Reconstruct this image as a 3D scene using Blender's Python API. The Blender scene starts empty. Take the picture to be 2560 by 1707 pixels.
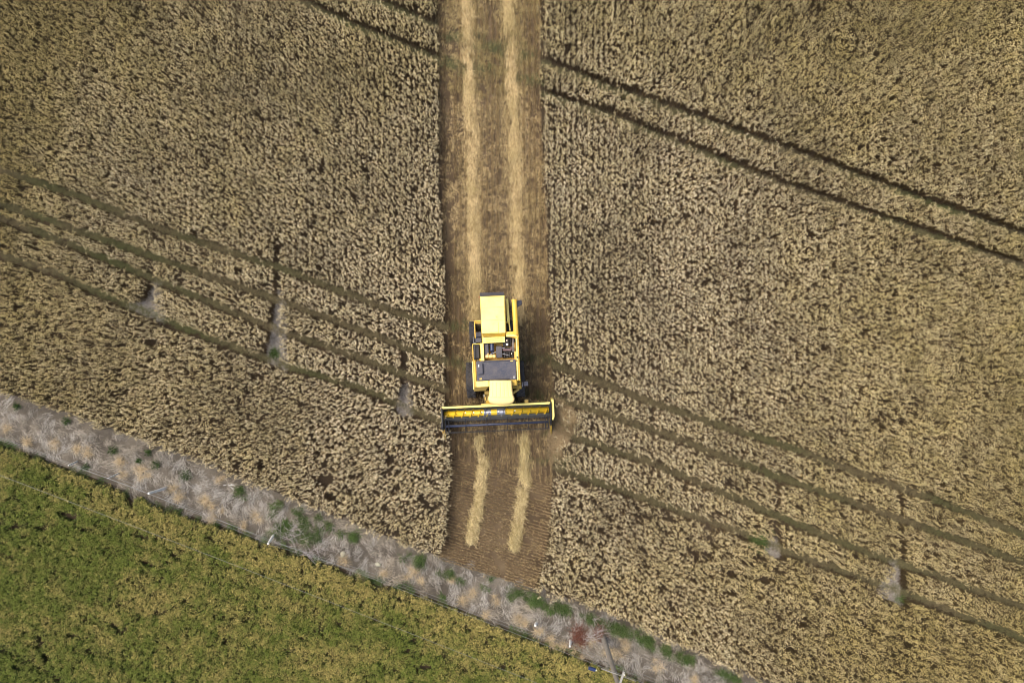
import bpy, bmesh, math, random
import numpy as np
from mathutils import Vector, Matrix
R = math.radians
rng = np.random.default_rng(7)
random.seed(7)
SC = bpy.context.scene
C = SC.collection

# ---------------------------------------------------------------- camera, light, exposure
H = 33.0            # height of the drone above the field
PXM = 51.0          # photograph pixels per metre on the ground
cam = bpy.data.cameras.new("camera"); camo = bpy.data.objects.new("camera", cam); C.objects.link(camo)
camo.location = (0, 0, H); camo.rotation_euler = (0, 0, 0)
cam.sensor_width = 36; cam.lens = 36 * H / (2560 / PXM); cam.clip_end = 6000; cam.clip_start = 0.1
SC.camera = camo
SUN_EL, SUN_AZ = R(60), R(300)      # azimuth measured clockwise from +Y
w = bpy.data.worlds.new("World"); SC.world = w; w.use_nodes = True
nt = w.node_tree; bg = nt.nodes['Background']
sky = nt.nodes.new('ShaderNodeTexSky'); sky.sky_type = 'NISHITA'; sky.sun_disc = False
sky.sun_elevation = SUN_EL; sky.sun_rotation = SUN_AZ; sky.air_density = 1.0; sky.dust_density = 4.0; sky.ozone_density = 0.6
nt.links.new(sky.outputs[0], bg.inputs[0]); bg.inputs[1].default_value = 0.14
sl = bpy.data.lights.new("sun", 'SUN'); so = bpy.data.objects.new("sun", sl); C.objects.link(so)
sl.energy = 1.8; sl.angle = R(30); sl.color = (1.0, 0.95, 0.87)
sd = Vector((math.sin(SUN_AZ) * math.cos(SUN_EL), math.cos(SUN_AZ) * math.cos(SUN_EL), math.sin(SUN_EL)))
so.rotation_euler = sd.to_track_quat('Z', 'Y').to_euler(); so.location = (0, 0, 60)
SC.view_settings.view_transform = 'Standard'; SC.view_settings.look = 'None'
SC.view_settings.exposure = 0.84; SC.view_settings.gamma = 1
SC.cycles.filter_width = 1.0; SC.cycles.max_bounces = 5; SC.cycles.diffuse_bounces = 3; SC.cycles.glossy_bounces = 2

# ---------------------------------------------------------------- helpers
def at(x, y, z=0.0):
    """point at height z that a vertical survey picture shows at (x, y)"""
    k = (H - z) / H / PXM
    return Vector(((x - 1280) * k, (853.5 - y) * k, z))
def unproj(X, Y, z):
    k = H / (H - z) * PXM
    return 1280 + X * k, 853.5 - Y * k

def tag(o, label=None, cat=None, group=None, kind=None):
    if label: o['label'] = label
    if cat: o['category'] = cat
    if group: o['group'] = group
    if kind: o['kind'] = kind
    return o
def empty(name, loc, rz, label, cat, group=None):
    o = bpy.data.objects.new(name, None); C.objects.link(o); o.location = loc; o.rotation_euler = (0, 0, rz)
    o.empty_display_size = 0.3
    return tag(o, label, cat, group)

def srgb(r, g, b):
    f = lambda c: (c / 255 / 12.92) if c / 255 <= 0.04045 else ((c / 255 + 0.055) / 1.055) ** 2.4
    return (f(r), f(g), f(b), 1)

def N(nt, t, **kw):
    n = nt.nodes.new(t)
    for k, v in kw.items(): setattr(n, k, v)
    return n
def mixc(nt, fac, a, b, mode='MIX'):
    m = N(nt, 'ShaderNodeMix', data_type='RGBA', blend_type=mode)
    for sock, v in ((m.inputs[0], fac), (m.inputs[6], a), (m.inputs[7], b)):
        if hasattr(v, 'is_output'): nt.links.new(v, sock)
        else: sock.default_value = v
    return m.outputs[2]
def math_(nt, op, a, b=None, clamp=False):
    m = N(nt, 'ShaderNodeMath', operation=op, use_clamp=clamp)
    for i, v in enumerate((a, b)):
        if v is None: continue
        if hasattr(v, 'is_output'): nt.links.new(v, m.inputs[i])
        else: m.inputs[i].default_value = v
    return m.outputs[0]
def noise(nt, vec, scale, detail=4, rough=.55, dist=0):
    n = N(nt, 'ShaderNodeTexNoise'); n.inputs['Scale'].default_value = scale
    n.inputs['Detail'].default_value = detail; n.inputs['Roughness'].default_value = rough
    n.inputs['Distortion'].default_value = dist
    if vec is not None: nt.links.new(vec, n.inputs['Vector'])
    return n.outputs[0]
def ramp(nt, fac, stops):
    r = N(nt, 'ShaderNodeValToRGB')
    while len(r.color_ramp.elements) < len(stops): r.color_ramp.elements.new(.5)
    for e, (p, c) in zip(r.color_ramp.elements, stops): e.position = p; e.color = c
    nt.links.new(fac, r.inputs[0]); return r.outputs[0]
def newmat(name):
    m = bpy.data.materials.new(name); m.use_nodes = True
    return m, m.node_tree, m.node_tree.nodes['Principled BSDF']

def plant_mat(name, a, b, g, rough=.75, spread=.35, spec=.2):
    """a..b chosen per blade, g is the greener/other state the clump leans to"""
    m, nt, p = newmat(name)
    sh = N(nt, 'ShaderNodeAttribute', attribute_name='shade').outputs['Fac']
    ti = N(nt, 'ShaderNodeAttribute', attribute_name='tint', attribute_type='INSTANCER').outputs['Fac']
    gr = N(nt, 'ShaderNodeAttribute', attribute_name='green', attribute_type='INSTANCER').outputs['Fac']
    c = mixc(nt, sh, a, b)
    gm = math_(nt, 'MULTIPLY', gr, math_(nt, 'ADD', math_(nt, 'MULTIPLY', sh, .5), .6), clamp=True)
    c = mixc(nt, gm, c, g)
    hsv = N(nt, 'ShaderNodeHueSaturation'); nt.links.new(c, hsv.inputs['Color'])
    nt.links.new(math_(nt, 'ADD', math_(nt, 'MULTIPLY', ti, spread), 1 - spread / 2), hsv.inputs['Value'])
    nt.links.new(hsv.outputs[0], p.inputs['Base Color'])
    p.inputs['Roughness'].default_value = rough; p.inputs['Specular IOR Level'].default_value = spec
    return m

def paint(name, col, rough=.4, dust=(.30, .24, .16, 1), damt=.35, metal=0, scale=3.0, coat=0, bump=0):
    m, nt, p = newmat(name)
    tc = N(nt, 'ShaderNodeTexCoord').outputs['Object']
    n1 = noise(nt, tc, scale, 6, .65); n2 = noise(nt, tc, scale * 9, 3, .6)
    f = math_(nt, 'MULTIPLY', math_(nt, 'SUBTRACT', math_(nt, 'ADD', n1, math_(nt, 'MULTIPLY', n2, .5)), .58, clamp=True), 2.6 * damt, clamp=True)
    c = mixc(nt, f, col, dust)
    nt.links.new(c, p.inputs['Base Color']); p.inputs['Metallic'].default_value = metal
    nt.links.new(math_(nt, 'ADD', math_(nt, 'MULTIPLY', n1, .25), rough - .1), p.inputs['Roughness'])
    p.inputs['Coat Weight'].default_value = coat
    if bump:
        b = N(nt, 'ShaderNodeBump'); b.inputs['Strength'].default_value = bump; b.inputs['Distance'].default_value = .02
        nt.links.new(n2, b.inputs['Height']); nt.links.new(b.outputs[0], p.inputs['Normal'])
    return m

class MB:
    """collects simple solids into one mesh"""
    def __init__(s): s.v, s.f = [], []
    def add(s, vs, fs):
        o = len(s.v); s.v += [tuple(v) for v in vs]; s.f += [tuple(i + o for i in f) for f in fs]; return s
    def box(s, c, size, rz=0, M=None):
        x, y, z = (k / 2 for k in size); m = Matrix.Translation(c) @ (M if M else Matrix.Rotation(rz, 4, 'Z'))
        vs = [m @ Vector((a * x, b * y, d * z)) for a in (-1, 1) for b in (-1, 1) for d in (-1, 1)]
        return s.add(vs, [(0, 1, 3, 2), (4, 6, 7, 5), (0, 4, 5, 1), (2, 3, 7, 6), (0, 2, 6, 4), (1, 5, 7, 3)])
    def bb(s, x0, x1, y0, y1, z0, z1):
        return s.box(((x0 + x1) / 2, (y0 + y1) / 2, (z0 + z1) / 2), (abs(x1 - x0), abs(y1 - y0), abs(z1 - z0)))
    def cyl(s, p, q, r, n=12, r2=None):
        p, q = Vector(p), Vector(q); d = (q - p).normalized(); u = d.orthogonal().normalized(); w_ = d.cross(u)
        r2 = r if r2 is None else r2; vs = []
        for c, rr in ((p, r), (q, r2)):
            for i in range(n):
                a = 2 * math.pi * i / n; vs.append(c + (u * math.cos(a) + w_ * math.sin(a)) * rr)
        fs = [(i, (i + 1) % n, n + (i + 1) % n, n + i) for i in range(n)] + [tuple(range(n))[::-1], tuple(range(n, 2 * n))]
        return s.add(vs, fs)
    def path(s, pts, r, n=8):
        for a, b in zip(pts[:-1], pts[1:]): s.cyl(a, b, r, n)
        return s
    def prism(s, poly, z0, z1):
        """poly: list of (x, y, dz) counter-clockwise"""
        n = len(poly); vs = [(p[0], p[1], z0) for p in poly] + [(p[0], p[1], z1) for p in poly]
        return s.add(vs, [(i, (i + 1) % n, n + (i + 1) % n, n + i) for i in range(n)] + [tuple(range(n))[::-1], tuple(range(n, 2 * n))])
    def hull(s, top, bot):
        n = len(top)
        return s.add(list(bot) + list(top), [(i, (i + 1) % n, n + (i + 1) % n, n + i) for i in range(n)] + [tuple(range(n))[::-1], tuple(range(n, 2 * n))])
    def build(s, name, mat, parent=None, bev=0, smooth=False, seg=2):
        me = bpy.data.meshes.new(name); me.from_pydata(s.v, [], s.f)
        bm = bmesh.new(); bm.from_mesh(me); bmesh.ops.recalc_face_normals(bm, faces=bm.faces); bm.to_mesh(me); bm.free()
        me.materials.append(mat); o = bpy.data.objects.new(name, me); C.objects.link(o)
        if parent: o.parent = parent
        if smooth:
            for p in me.polygons: p.use_smooth = True
        if bev:
            b = o.modifiers.new('bevel', 'BEVEL'); b.width = bev; b.segments = seg; b.limit_method = 'ANGLE'; b.angle_limit = R(40)
            b.harden_normals = False
        return o

# ---------------------------------------------------------------- scatter engine
class Plant:
    def __init__(s): s.v, s.f, s.m, s.sh = [], [], [], []
    def ribbon(s, pts, wd, mat, shade, side=None, taper=True):
        n = len(pts); o = len(s.v)
        d = Vector(pts[-1]) - Vector(pts[0])
        sd = Vector(side) if side is not None else d.cross(Vector((random.uniform(-1, 1), random.uniform(-1, 1), .3)))
        if sd.length < 1e-6: sd = Vector((1, 0, 0))
        sd.normalize()
        for i, p in enumerate(pts):
            ww = wd * (1 - .75 * i / (n - 1)) if taper else wd
            s.v += [tuple(Vector(p) - sd * ww / 2), tuple(Vector(p) + sd * ww / 2)]; s.sh += [shade, shade]
        for i in range(n - 1):
            a = o + 2 * i; s.f.append((a, a + 1, a + 3, a + 2)); s.m.append(mat)
    def spindle(s, pts, rads, mat, shade, n=4):
        o = len(s.v)
        for k, (p, r) in enumerate(zip(pts, rads)):
            p = Vector(p); q = Vector(pts[min(k + 1, len(pts) - 1)]) - Vector(pts[max(k - 1, 0)])
            u = q.orthogonal().normalized(); v = q.normalized().cross(u)
            for i in range(n):
                a = 2 * math.pi * i / n; s.v.append(tuple(p + (u * math.cos(a) + v * math.sin(a)) * r)); s.sh.append(shade)
        for k in range(len(pts) - 1):
            for i in range(n):
                a = o + k * n; s.f.append((a + i, a + (i + 1) % n, a + n + (i + 1) % n, a + n + i)); s.m.append(mat)

def scatter(name, plants, mats, P, rot, scl, var, tint, green, label, cat):
    """one object whose mesh holds the plant forms and the rooting points; a node tree sets a form on every point"""
    nv = len(P); V = [P]; faces = []; mi = []; sh = [np.zeros(nv)]; vi = [np.zeros(nv, int)]; off = nv
    for k, p in enumerate(plants):
        V.append(np.array(p.v)); faces += [tuple(i + off for i in f) for f in p.f]; mi += p.m
        sh.append(np.array(p.sh)); vi.append(np.full(len(p.v), k + 1)); off += len(p.v)
    V = np.concatenate(V); me = bpy.data.meshes.new(name); me.from_pydata(V.tolist(), [], faces)
    me.polygons.foreach_set('material_index', mi)
    for m in mats: me.materials.append(m)
    n = len(V); ex = n - nv
    def attr(nm, typ, arr):
        a = me.attributes.new(nm, typ, 'POINT'); a.data.foreach_set('vector' if typ == 'FLOAT_VECTOR' else 'value', np.ascontiguousarray(arr).ravel())
    attr('shade', 'FLOAT', np.concatenate(sh).astype(np.float32)); attr('form', 'INT', np.concatenate(vi).astype(np.int32))
    pad = lambda a: np.concatenate([a, np.zeros((ex,) + a.shape[1:])])
    attr('turn', 'FLOAT_VECTOR', pad(rot).astype(np.float32)); attr('size', 'FLOAT_VECTOR', pad(scl).astype(np.float32))
    attr('pick', 'INT', pad(var).astype(np.int32)); attr('tint', 'FLOAT', pad(tint).astype(np.float32)); attr('green', 'FLOAT', pad(green).astype(np.float32))
    me.update()
    o = bpy.data.objects.new(name, me); C.objects.link(o); tag(o, label, cat, kind='stuff')
    g = bpy.data.node_groups.new(name + '_scatter', 'GeometryNodeTree')
    g.interface.new_socket('Geometry', in_out='INPUT', socket_type='NodeSocketGeometry')
    g.interface.new_socket('Geometry', in_out='OUTPUT', socket_type='NodeSocketGeometry')
    gi, go = g.nodes.new('NodeGroupInput'), g.nodes.new('NodeGroupOutput')
    def na(nm, t):
        x = g.nodes.new('GeometryNodeInputNamedAttribute'); x.data_type = t; x.inputs['Name'].default_value = nm
        return x.outputs['Attribute']
    form = na('form', 'INT'); join = g.nodes.new('GeometryNodeJoinGeometry'); cur = gi.outputs[0]
    insts = []
    for k in range(0, len(plants) + 1):
        cmpn = g.nodes.new('FunctionNodeCompare'); cmpn.data_type = 'INT'; cmpn.operation = 'EQUAL'
        g.links.new(form, cmpn.inputs[2]); cmpn.inputs[3].default_value = k
        sp = g.nodes.new('GeometryNodeSeparateGeometry'); sp.domain = 'POINT'
        g.links.new(cur, sp.inputs[0]); g.links.new(cmpn.outputs[0], sp.inputs[1])
        if k == 0: pts = sp.outputs[0]
        else:
            gt = g.nodes.new('GeometryNodeGeometryToInstance'); g.links.new(sp.outputs[0], gt.inputs[0]); insts.append(gt.outputs[0])
        cur = sp.outputs[1]
    for x in insts: g.links.new(x, join.inputs[0])
    ip = g.nodes.new('GeometryNodeInstanceOnPoints'); ip.inputs['Pick Instance'].default_value = True
    g.links.new(pts, ip.inputs['Points']); g.links.new(join.outputs[0], ip.inputs['Instance'])
    g.links.new(na('pick', 'INT'), ip.inputs['Instance Index'])
    e = g.nodes.new('FunctionNodeEulerToRotation'); g.links.new(na('turn', 'FLOAT_VECTOR'), e.inputs[0])
    g.links.new(e.outputs[0], ip.inputs['Rotation']); g.links.new(na('size', 'FLOAT_VECTOR'), ip.inputs['Scale'])
    g.links.new(ip.outputs[0], go.inputs[0])
    md = o.modifiers.new('scatter', 'NODES'); md.node_group = g
    return o

def finish(pts, nplants, tilt=.08, smin=.85, smax=1.15, yaw=None, tint=None, green=None):
    n = len(pts)
    rot = np.stack([rng.normal(0, tilt, n), rng.normal(0, tilt, n), rng.uniform(0, 2 * math.pi, n) if yaw is None else yaw], 1)
    s = rng.uniform(smin, smax, n); scl = np.stack([s, s, s * rng.uniform(.93, 1.05, n)], 1)
    return dict(P=pts, rot=rot, scl=scl, var=rng.integers(0, nplants, n), tint=rng.uniform(0, 1, n) if tint is None else tint, green=np.zeros(n) if green is None else green)

# smooth value noise in the plane (numpy)
_G = rng.uniform(0, 1, (256, 256))
def vnoise(X, Y, s):
    x = X / s + 100.3; y = Y / s + 77.7; xi = np.floor(x).astype(int); yi = np.floor(y).astype(int)
    fx = x - xi; fy = y - yi; fx = fx * fx * (3 - 2 * fx); fy = fy * fy * (3 - 2 * fy)
    g = lambda a, b: _G[a % 256, b % 256]
    return (g(xi, yi) * (1 - fx) + g(xi + 1, yi) * fx) * (1 - fy) + (g(xi, yi + 1) * (1 - fx) + g(xi + 1, yi + 1) * fx) * fy
def fbm(X, Y, s): return (vnoise(X, Y, s) + .5 * vnoise(X + 31, Y, s / 2) + .25 * vnoise(X, Y + 57, s / 4)) / 1.75
def pdist(U, V, line):
    d = np.full(U.shape, 1e9)
    for (x0, y0), (x1, y1) in zip(line[:-1], line[1:]):
        dx, dy = x1 - x0, y1 - y0; t = np.clip(((U - x0) * dx + (V - y0) * dy) / (dx * dx + dy * dy), 0, 1)
        d = np.minimum(d, np.hypot(U - x0 - t * dx, V - y0 - t * dy))
    return d
def inpoly(U, V, poly):
    r = np.zeros(U.shape, bool); n = len(poly)
    for i in range(n):
        x0, y0 = poly[i]; x1, y1 = poly[(i + 1) % n]
        if y0 == y1: continue
        c = ((y0 > V) != (y1 > V)) & (U < (x1 - x0) * (V - y0) / (y1 - y0) + x0); r ^= c
    return r
def yat(line, U):
    a = np.array(line); return np.interp(U, a[:, 0], a[:, 1])
def xat(line, V):
    a = np.array(line); return np.interp(V, a[:, 1], a[:, 0])

# ---------------------------------------------------------------- survey of the field (survey pixels, crop lines at ear height)
TRAM = [
    [(-300, -395), (740, -12), (871, 49), (980, 92), (1092, 136)], [(-300, -540), (940, -10), (1092, 54)],
    [(1355, 141), (1524, 207), (1741, 283), (2003, 375), (2177, 441), (2560, 577), (2900, 705)],
    [(1355, 223), (1524, 278), (1741, 365), (1959, 452), (2177, 528), (2395, 599), (2560, 656), (2900, 780)],
    [(-300, 315), (0, 424), (171, 481), (391, 569), (685, 664), (978, 776), (1118, 819)],
    [(-300, 400), (0, 510), (147, 561), (377, 640), (685, 747), (978, 855), (1118, 907)],
    [(-300, 430), (0, 547), (181, 615), (377, 698), (538, 762), (685, 825), (880, 889), (1118, 979)],
    [(-300, 530), (0, 640), (122, 679), (244, 737), (367, 786), (489, 835), (685, 909), (880, 967), (1100, 1058)],
    [(1380, 910), (1524, 963), (1633, 1007), (1850, 1080), (1976, 1118), (2152, 1185), (2328, 1244), (2560, 1336), (2900, 1470)],
    [(1380, 993), (1524, 1039), (1687, 1094), (1829, 1150), (2093, 1244), (2313, 1320), (2560, 1407), (2900, 1530)],
    [(1385, 1078), (1524, 1126), (1622, 1156), (1829, 1241), (2005, 1317), (2210, 1399), (2328, 1437), (2560, 1520), (2900, 1640)],
    [(1385, 1172), (1524, 1219), (1633, 1257), (1829, 1326), (2005, 1396), (2181, 1458), (2328, 1510), (2560, 1600), (2900, 1725)],
]
HEAD = [(-400, 490), (0, 640), (244, 737), (489, 835), (685, 909), (880, 967), (1100, 1058), (1250, 1150), (1385, 1172), (1633, 1257), (2005, 1396), (2328, 1510), (2560, 1600), (2900, 1725)]
WEDGE = [
    [(368, 640), (377, 640), (381, 700), (388, 806), (366, 796), (340, 784), (298, 762), (346, 750), (362, 722)],
    [(681, 590), (690, 590), (693, 680), (698, 743), (700, 818), (706, 930), (672, 912), (652, 898), (664, 840), (674, 790), (680, 740)],
    [(1002, 869), (1012, 869), (1015, 960), (1026, 1040), (1003, 1044), (986, 1030), (999, 960)],
    [(1627, 1005), (1637, 1005), (1638, 1218), (1627, 1218)],
    [(1941, 1195), (1952, 1195), (1956, 1300), (1963, 1408), (1938, 1398), (1916, 1382), (1940, 1345), (1945, 1300)],
    [(2250, 1228), (2261, 1228), (2267, 1420), (2273, 1528), (2248, 1516), (2216, 1500), (2240, 1440), (2250, 1405), (2253, 1300)],
]
SL = [(1090, -300), (1090, 0), (1097, 400), (1108, 700), (1113, 850), (1112, 1000), (1108, 1060), (1125, 1075), (1127, 1180), (1120, 1280), (1113, 1340), (1096, 1400), (1090, 1430)]
SR = [(1352, -300), (1355, 0), (1353, 218), (1363, 435), (1373, 653), (1380, 870), (1392, 1000), (1390, 1100), (1384, 1190), (1378, 1300), (1366, 1390), (1337, 1482), (1330, 1520)]
EDGE = [(-400, 850), (0, 984), (98, 1017), (179, 1040), (283, 1079), (372, 1115), (477, 1148), (581, 1192), (700, 1243), (887, 1319), (1006, 1364), (1096, 1398), (1337, 1480), (1417, 1502), (1491, 1529), (1566, 1556), (1697, 1615), (1900, 1700), (2100, 1785), (2500, 1950), (2900, 2120)]
GEDGE = [(-400, 985), (0, 1121), (149, 1177), (283, 1228), (372, 1267), (506, 1314), (700, 1380), (798, 1417), (932, 1462), (1051, 1498), (1149, 1538), (1220, 1568), (1342, 1612), (1447, 1654), (1566, 1698), (1900, 1830), (2300, 1990)]
EA = math.atan(-.372)       # direction of the verge in the world

# ---------------------------------------------------------------- wheat
STRAW = srgb(206, 182, 136); EAR2 = srgb(236, 216, 176); 
mEar = plant_mat('wheat_ear', srgb(148, 120, 78), srgb(255, 242, 206), srgb(178, 160, 100), spread=.8)
mStem = plant_mat('wheat_stem', srgb(84, 64, 36), srgb(118, 94, 56), srgb(74, 66, 32), spread=.4)
mLeaf = plant_mat('wheat_leaf', srgb(50, 36, 22), srgb(88, 66, 42), srgb(54, 48, 24), spread=.5)

def wheat_tuft(n=7):
    p = Plant()
    for i in range(n):
        a = random.uniform(0, 6.283); r0 = random.uniform(0, .03); ex = random.gauss(0, .021); ey = random.gauss(0, .028)
        x0, y0 = r0 * math.cos(a), r0 * math.sin(a); h = random.uniform(.60, .86)
        x1, y1 = x0 + ex, y0 + ey; shd = random.random()
        p.ribbon([(x0, y0, 0), ((x0 * .5 + x1 * .5), (y0 * .5 + y1 * .5), h * .55), (x1, y1, h)], .006, 1, shd, taper=False)
        b = random.uniform(0, 6.283); L = random.uniform(.06, .10); dr = random.uniform(.1, 1.25)
        d = Vector((math.cos(b), math.sin(b), 0)); q = [Vector((x1, y1, h - .01))]
        ang = R(60)
        for k in range(3):
            ang -= dr * R(48); q.append(q[-1] + (d * math.cos(ang) + Vector((0, 0, math.sin(ang)))) * L / 3)
        w_ = random.uniform(.55, 1.0); p.spindle(q, [.004 * w_, .0105 * w_, .0095 * w_, .003], 0, random.random())
    for i in range(3):
        a = random.uniform(0, 6.283); h = random.uniform(.2, .52); L = random.uniform(.10, .22)
        d = Vector((math.cos(a), math.sin(a), 0)); b0 = Vector((random.gauss(0, .02), random.gauss(0, .025), h))
        p.ribbon([b0, b0 + d * L * .5 + Vector((0, 0, .05)), b0 + d * L - Vector((0, 0, random.uniform(.02, .12)))], .010, 2, random.random(), side=d.cross(Vector((0, 0, 1))))
    return p

def wheat_mask(U, V, X, Y):
    nz = (vnoise(X, Y, .35) - .5) * 8 + (vnoise(X, Y, .12) - .5) * 8
    keep = V + nz * 1.5 + (vnoise(X, Y, 1.1) - .5) * 14 < yat(EDGE, U)
    l, r = xat(SL, V), xat(SR, V)
    keep &= ~((U > l + nz * .25) & (U < r + nz * .25))
    for t in TRAM: keep &= pdist(U, V, t) > 10.2 + nz * .3
    for wd in WEDGE: keep &= ~inpoly(U, V, wd)
    # trampled corner right of the header
    nq = (fbm(X, Y, .7) - .5)
    d = np.hypot((U - 1386) / 28, (V - 1075) / 66) + nq * 1.3; keep &= ~((d < .95) & (rng.uniform(0, 1, U.shape) < .9)); keep &= ~((d < 1.9) & (rng.uniform(0, 1, U.shape) < .38))
    d3 = np.hypot((U - 1690) / 120, (V - 1290) / 14 ); keep &= ~((d3 < 1) & (rng.uniform(0, 1, U.shape) < .5))
    # thin places
    keep &= ~((vnoise(X + 9, Y * .6, .30) < .05)) 
    keep &= ~((vnoise(X * 1.3, Y + 40, .15) < .22))
    hd = V > yat(HEAD, U)
    ux = X * math.cos(EA) + Y * math.sin(EA); uy = -X * math.sin(EA) + Y * math.cos(EA)
    keep &= ~(hd & (vnoise(ux / 3.0, uy, .16) < .15))
    keep &= ~(hd & (U > 780) & (U < 1110) & (V > 1160) & (vnoise(ux / 2.2, uy + 11, .3) < .24))
    return keep
def rows(ang, sp, step, box, pair=.25):
    """grid of drilled rows running in direction ang"""
    x0, x1, y0, y1 = box; cx, cy = (x0 + x1) / 2, (y0 + y1) / 2; L = math.hypot(x1 - x0, y1 - y0) / 2
    nr = int(L / sp); ns = int(L / step); i = np.arange(-nr, nr); off = i * sp + np.where(i % 2, 1, -1) * sp * pair / 2 + rng.normal(0, .006, len(i))
    a = np.arange(-ns, ns) * step
    A, O = np.meshgrid(a, off); A = A + rng.uniform(-.5, .5, A.shape) * step + rng.uniform(-.5, .5, len(off))[:, None] * step
    O = O + rng.normal(0, .012, O.shape)
    X = cx + A * math.cos(ang) - O * math.sin(ang); Y = cy + A * math.sin(ang) + O * math.cos(ang)
    X, Y = X.ravel(), Y.ravel(); k = (X > x0) & (X < x1) & (Y > y0) & (Y < y1)
    return X[k], Y[k]
BOX = (-27.2, 27.2, -18.6, 18.6)
ZT = .8
X1, Y1 = rows(R(90), .132, .080, BOX, .38); U1, V1 = unproj(X1, Y1, ZT); k = (V1 <= yat(HEAD, U1)); k[k] &= wheat_mask(U1[k], V1[k], X1[k], Y1[k]); X1, Y1 = X1[k], Y1[k]
X2, Y2 = rows(EA + .03, .132, .080, BOX, .26); U2, V2 = unproj(X2, Y2, ZT); k = (V2 > yat(HEAD, U2)); k[k] &= wheat_mask(U2[k], V2[k], X2[k], Y2[k]); X2, Y2 = X2[k], Y2[k]
X = np.concatenate([X1, X2]); Y = np.concatenate([Y1, Y2])
yaw = np.concatenate([rng.normal(0, .3, len(X1)), rng.normal(EA - R(90), .3, len(X2))]) + np.where(rng.uniform(0, 1, len(X)) < .5, math.pi, 0)
far = np.clip((np.hypot(X, Y * 1.2) - 8) / 20, 0, 1)
grn = np.clip(.30 + .6 * far + (fbm(X, Y, 6) - .5) * .5 + (vnoise(X, Y, .5) - .5) * .3, 0, 1)
tin = np.clip(.5 + (fbm(X, Y, 3) - .5) * .6 + (vnoise(X, Y / 5, .28) - .5) * .45 + (vnoise(X, Y, .3) - .5) * .5 + rng.normal(0, .22, len(X)), 0, 1)
plants = [wheat_tuft() for _ in range(14)]
d = finish(np.stack([X, Y, np.zeros(len(X))], 1), len(plants), .07, .86, 1.16, yaw, tin, grn)
d['scl'][:, 2] *= .94 + .12 * fbm(X, Y, 2.5)
print('wheat tufts', len(X))
scatter('wheat_field', plants, [mEar, mStem, mLeaf], label='ripe wheat standing in drilled rows on both sides of the cut strip', cat='wheat', **d)

# ---------------------------------------------------------------- ground sheets
def ground_mat(name, cols, s1, s2, bump=.5, stretch=None):
    m, nt, p = newmat(name); tc = N(nt, 'ShaderNodeTexCoord').outputs['Object']
    if stretch:
        mp = N(nt, 'ShaderNodeMapping'); mp.inputs['Rotation'].default_value = (0, 0, stretch[0]); mp.inputs['Scale'].default_value = (stretch[1], stretch[2], 1)
        nt.links.new(tc, mp.inputs[0]); v = mp.outputs[0]
    else: v = tc
    a = noise(nt, tc, s1, 5, .6); b = noise(nt, v, s2, 6, .7)
    f = math_(nt, 'ADD', math_(nt, 'MULTIPLY', a, .5), math_(nt, 'MULTIPLY', b, .5))
    c = ramp(nt, f, [(.34, cols[0]), (.5, cols[1]), (.66, cols[2])]); nt.links.new(c, p.inputs['Base Color'])
    p.inputs['Roughness'].default_value = .95; p.inputs['Specular IOR Level'].default_value = .1
    bp = N(nt, 'ShaderNodeBump'); bp.inputs['Strength'].default_value = bump; bp.inputs['Distance'].default_value = .04
    nt.links.new(b, bp.inputs['Height']); nt.links.new(bp.outputs[0], p.inputs['Normal'])
    return m
mSoil = ground_mat('field_soil', (srgb(44, 36, 28), srgb(64, 54, 42), srgb(88, 76, 60)), .4, 22)
mVerge = ground_mat('verge_soil', (srgb(52, 47, 40), srgb(86, 79, 69), srgb(124, 115, 100)), .7, 30)
mStub = ground_mat('stubble_soil', (srgb(56, 46, 34), srgb(82, 68, 51), srgb(112, 96, 72)), .6, 26, stretch=(0, 2.4, .7))
def sheet(name, poly, z, mat, label, cat=None):
    me = bpy.data.meshes.new(name); me.from_pydata([(p[0], p[1], z) for p in poly], [], [tuple(range(len(poly)))])
    me.materials.append(mat); o = bpy.data.objects.new(name, me); C.objects.link(o)
    bm = bmesh.new(); bm.from_mesh(me); bmesh.ops.triangulate(bm, faces=bm.faces)
    for f in bm.faces:
        if f.normal.z < 0: f.normal_flip()
    bm.to_mesh(me); bm.free()
    return tag(o, label, cat, kind='structure')
sheet('ground', [(-2500, -2500), (2500, -2500), (2500, 2500), (-2500, 2500)], 0, mSoil, 'brown soil of the whole field under the crops', 'ground')
g = lambda pts, z=0: [tuple(at(u, v, z)[:2]) for u, v in pts]
sheet('verge', g([(u, v + 6) for u, v in EDGE], ZT) + g([(u, v - 2) for u, v in reversed(GEDGE)], .6), .006, mVerge, 'grey earth verge between the wheat and the green crop', 'ground')
pl = [(u, v) for u, v in SL if v < 1440] ; pr = [(u, v) for u, v in SR if v < 1500]
sheet('stubble_strip', g(pl, ZT) + g(list(reversed(pr)), ZT), .004, mStub, 'strip of harvested stubble running down to the verge', 'ground')

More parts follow.
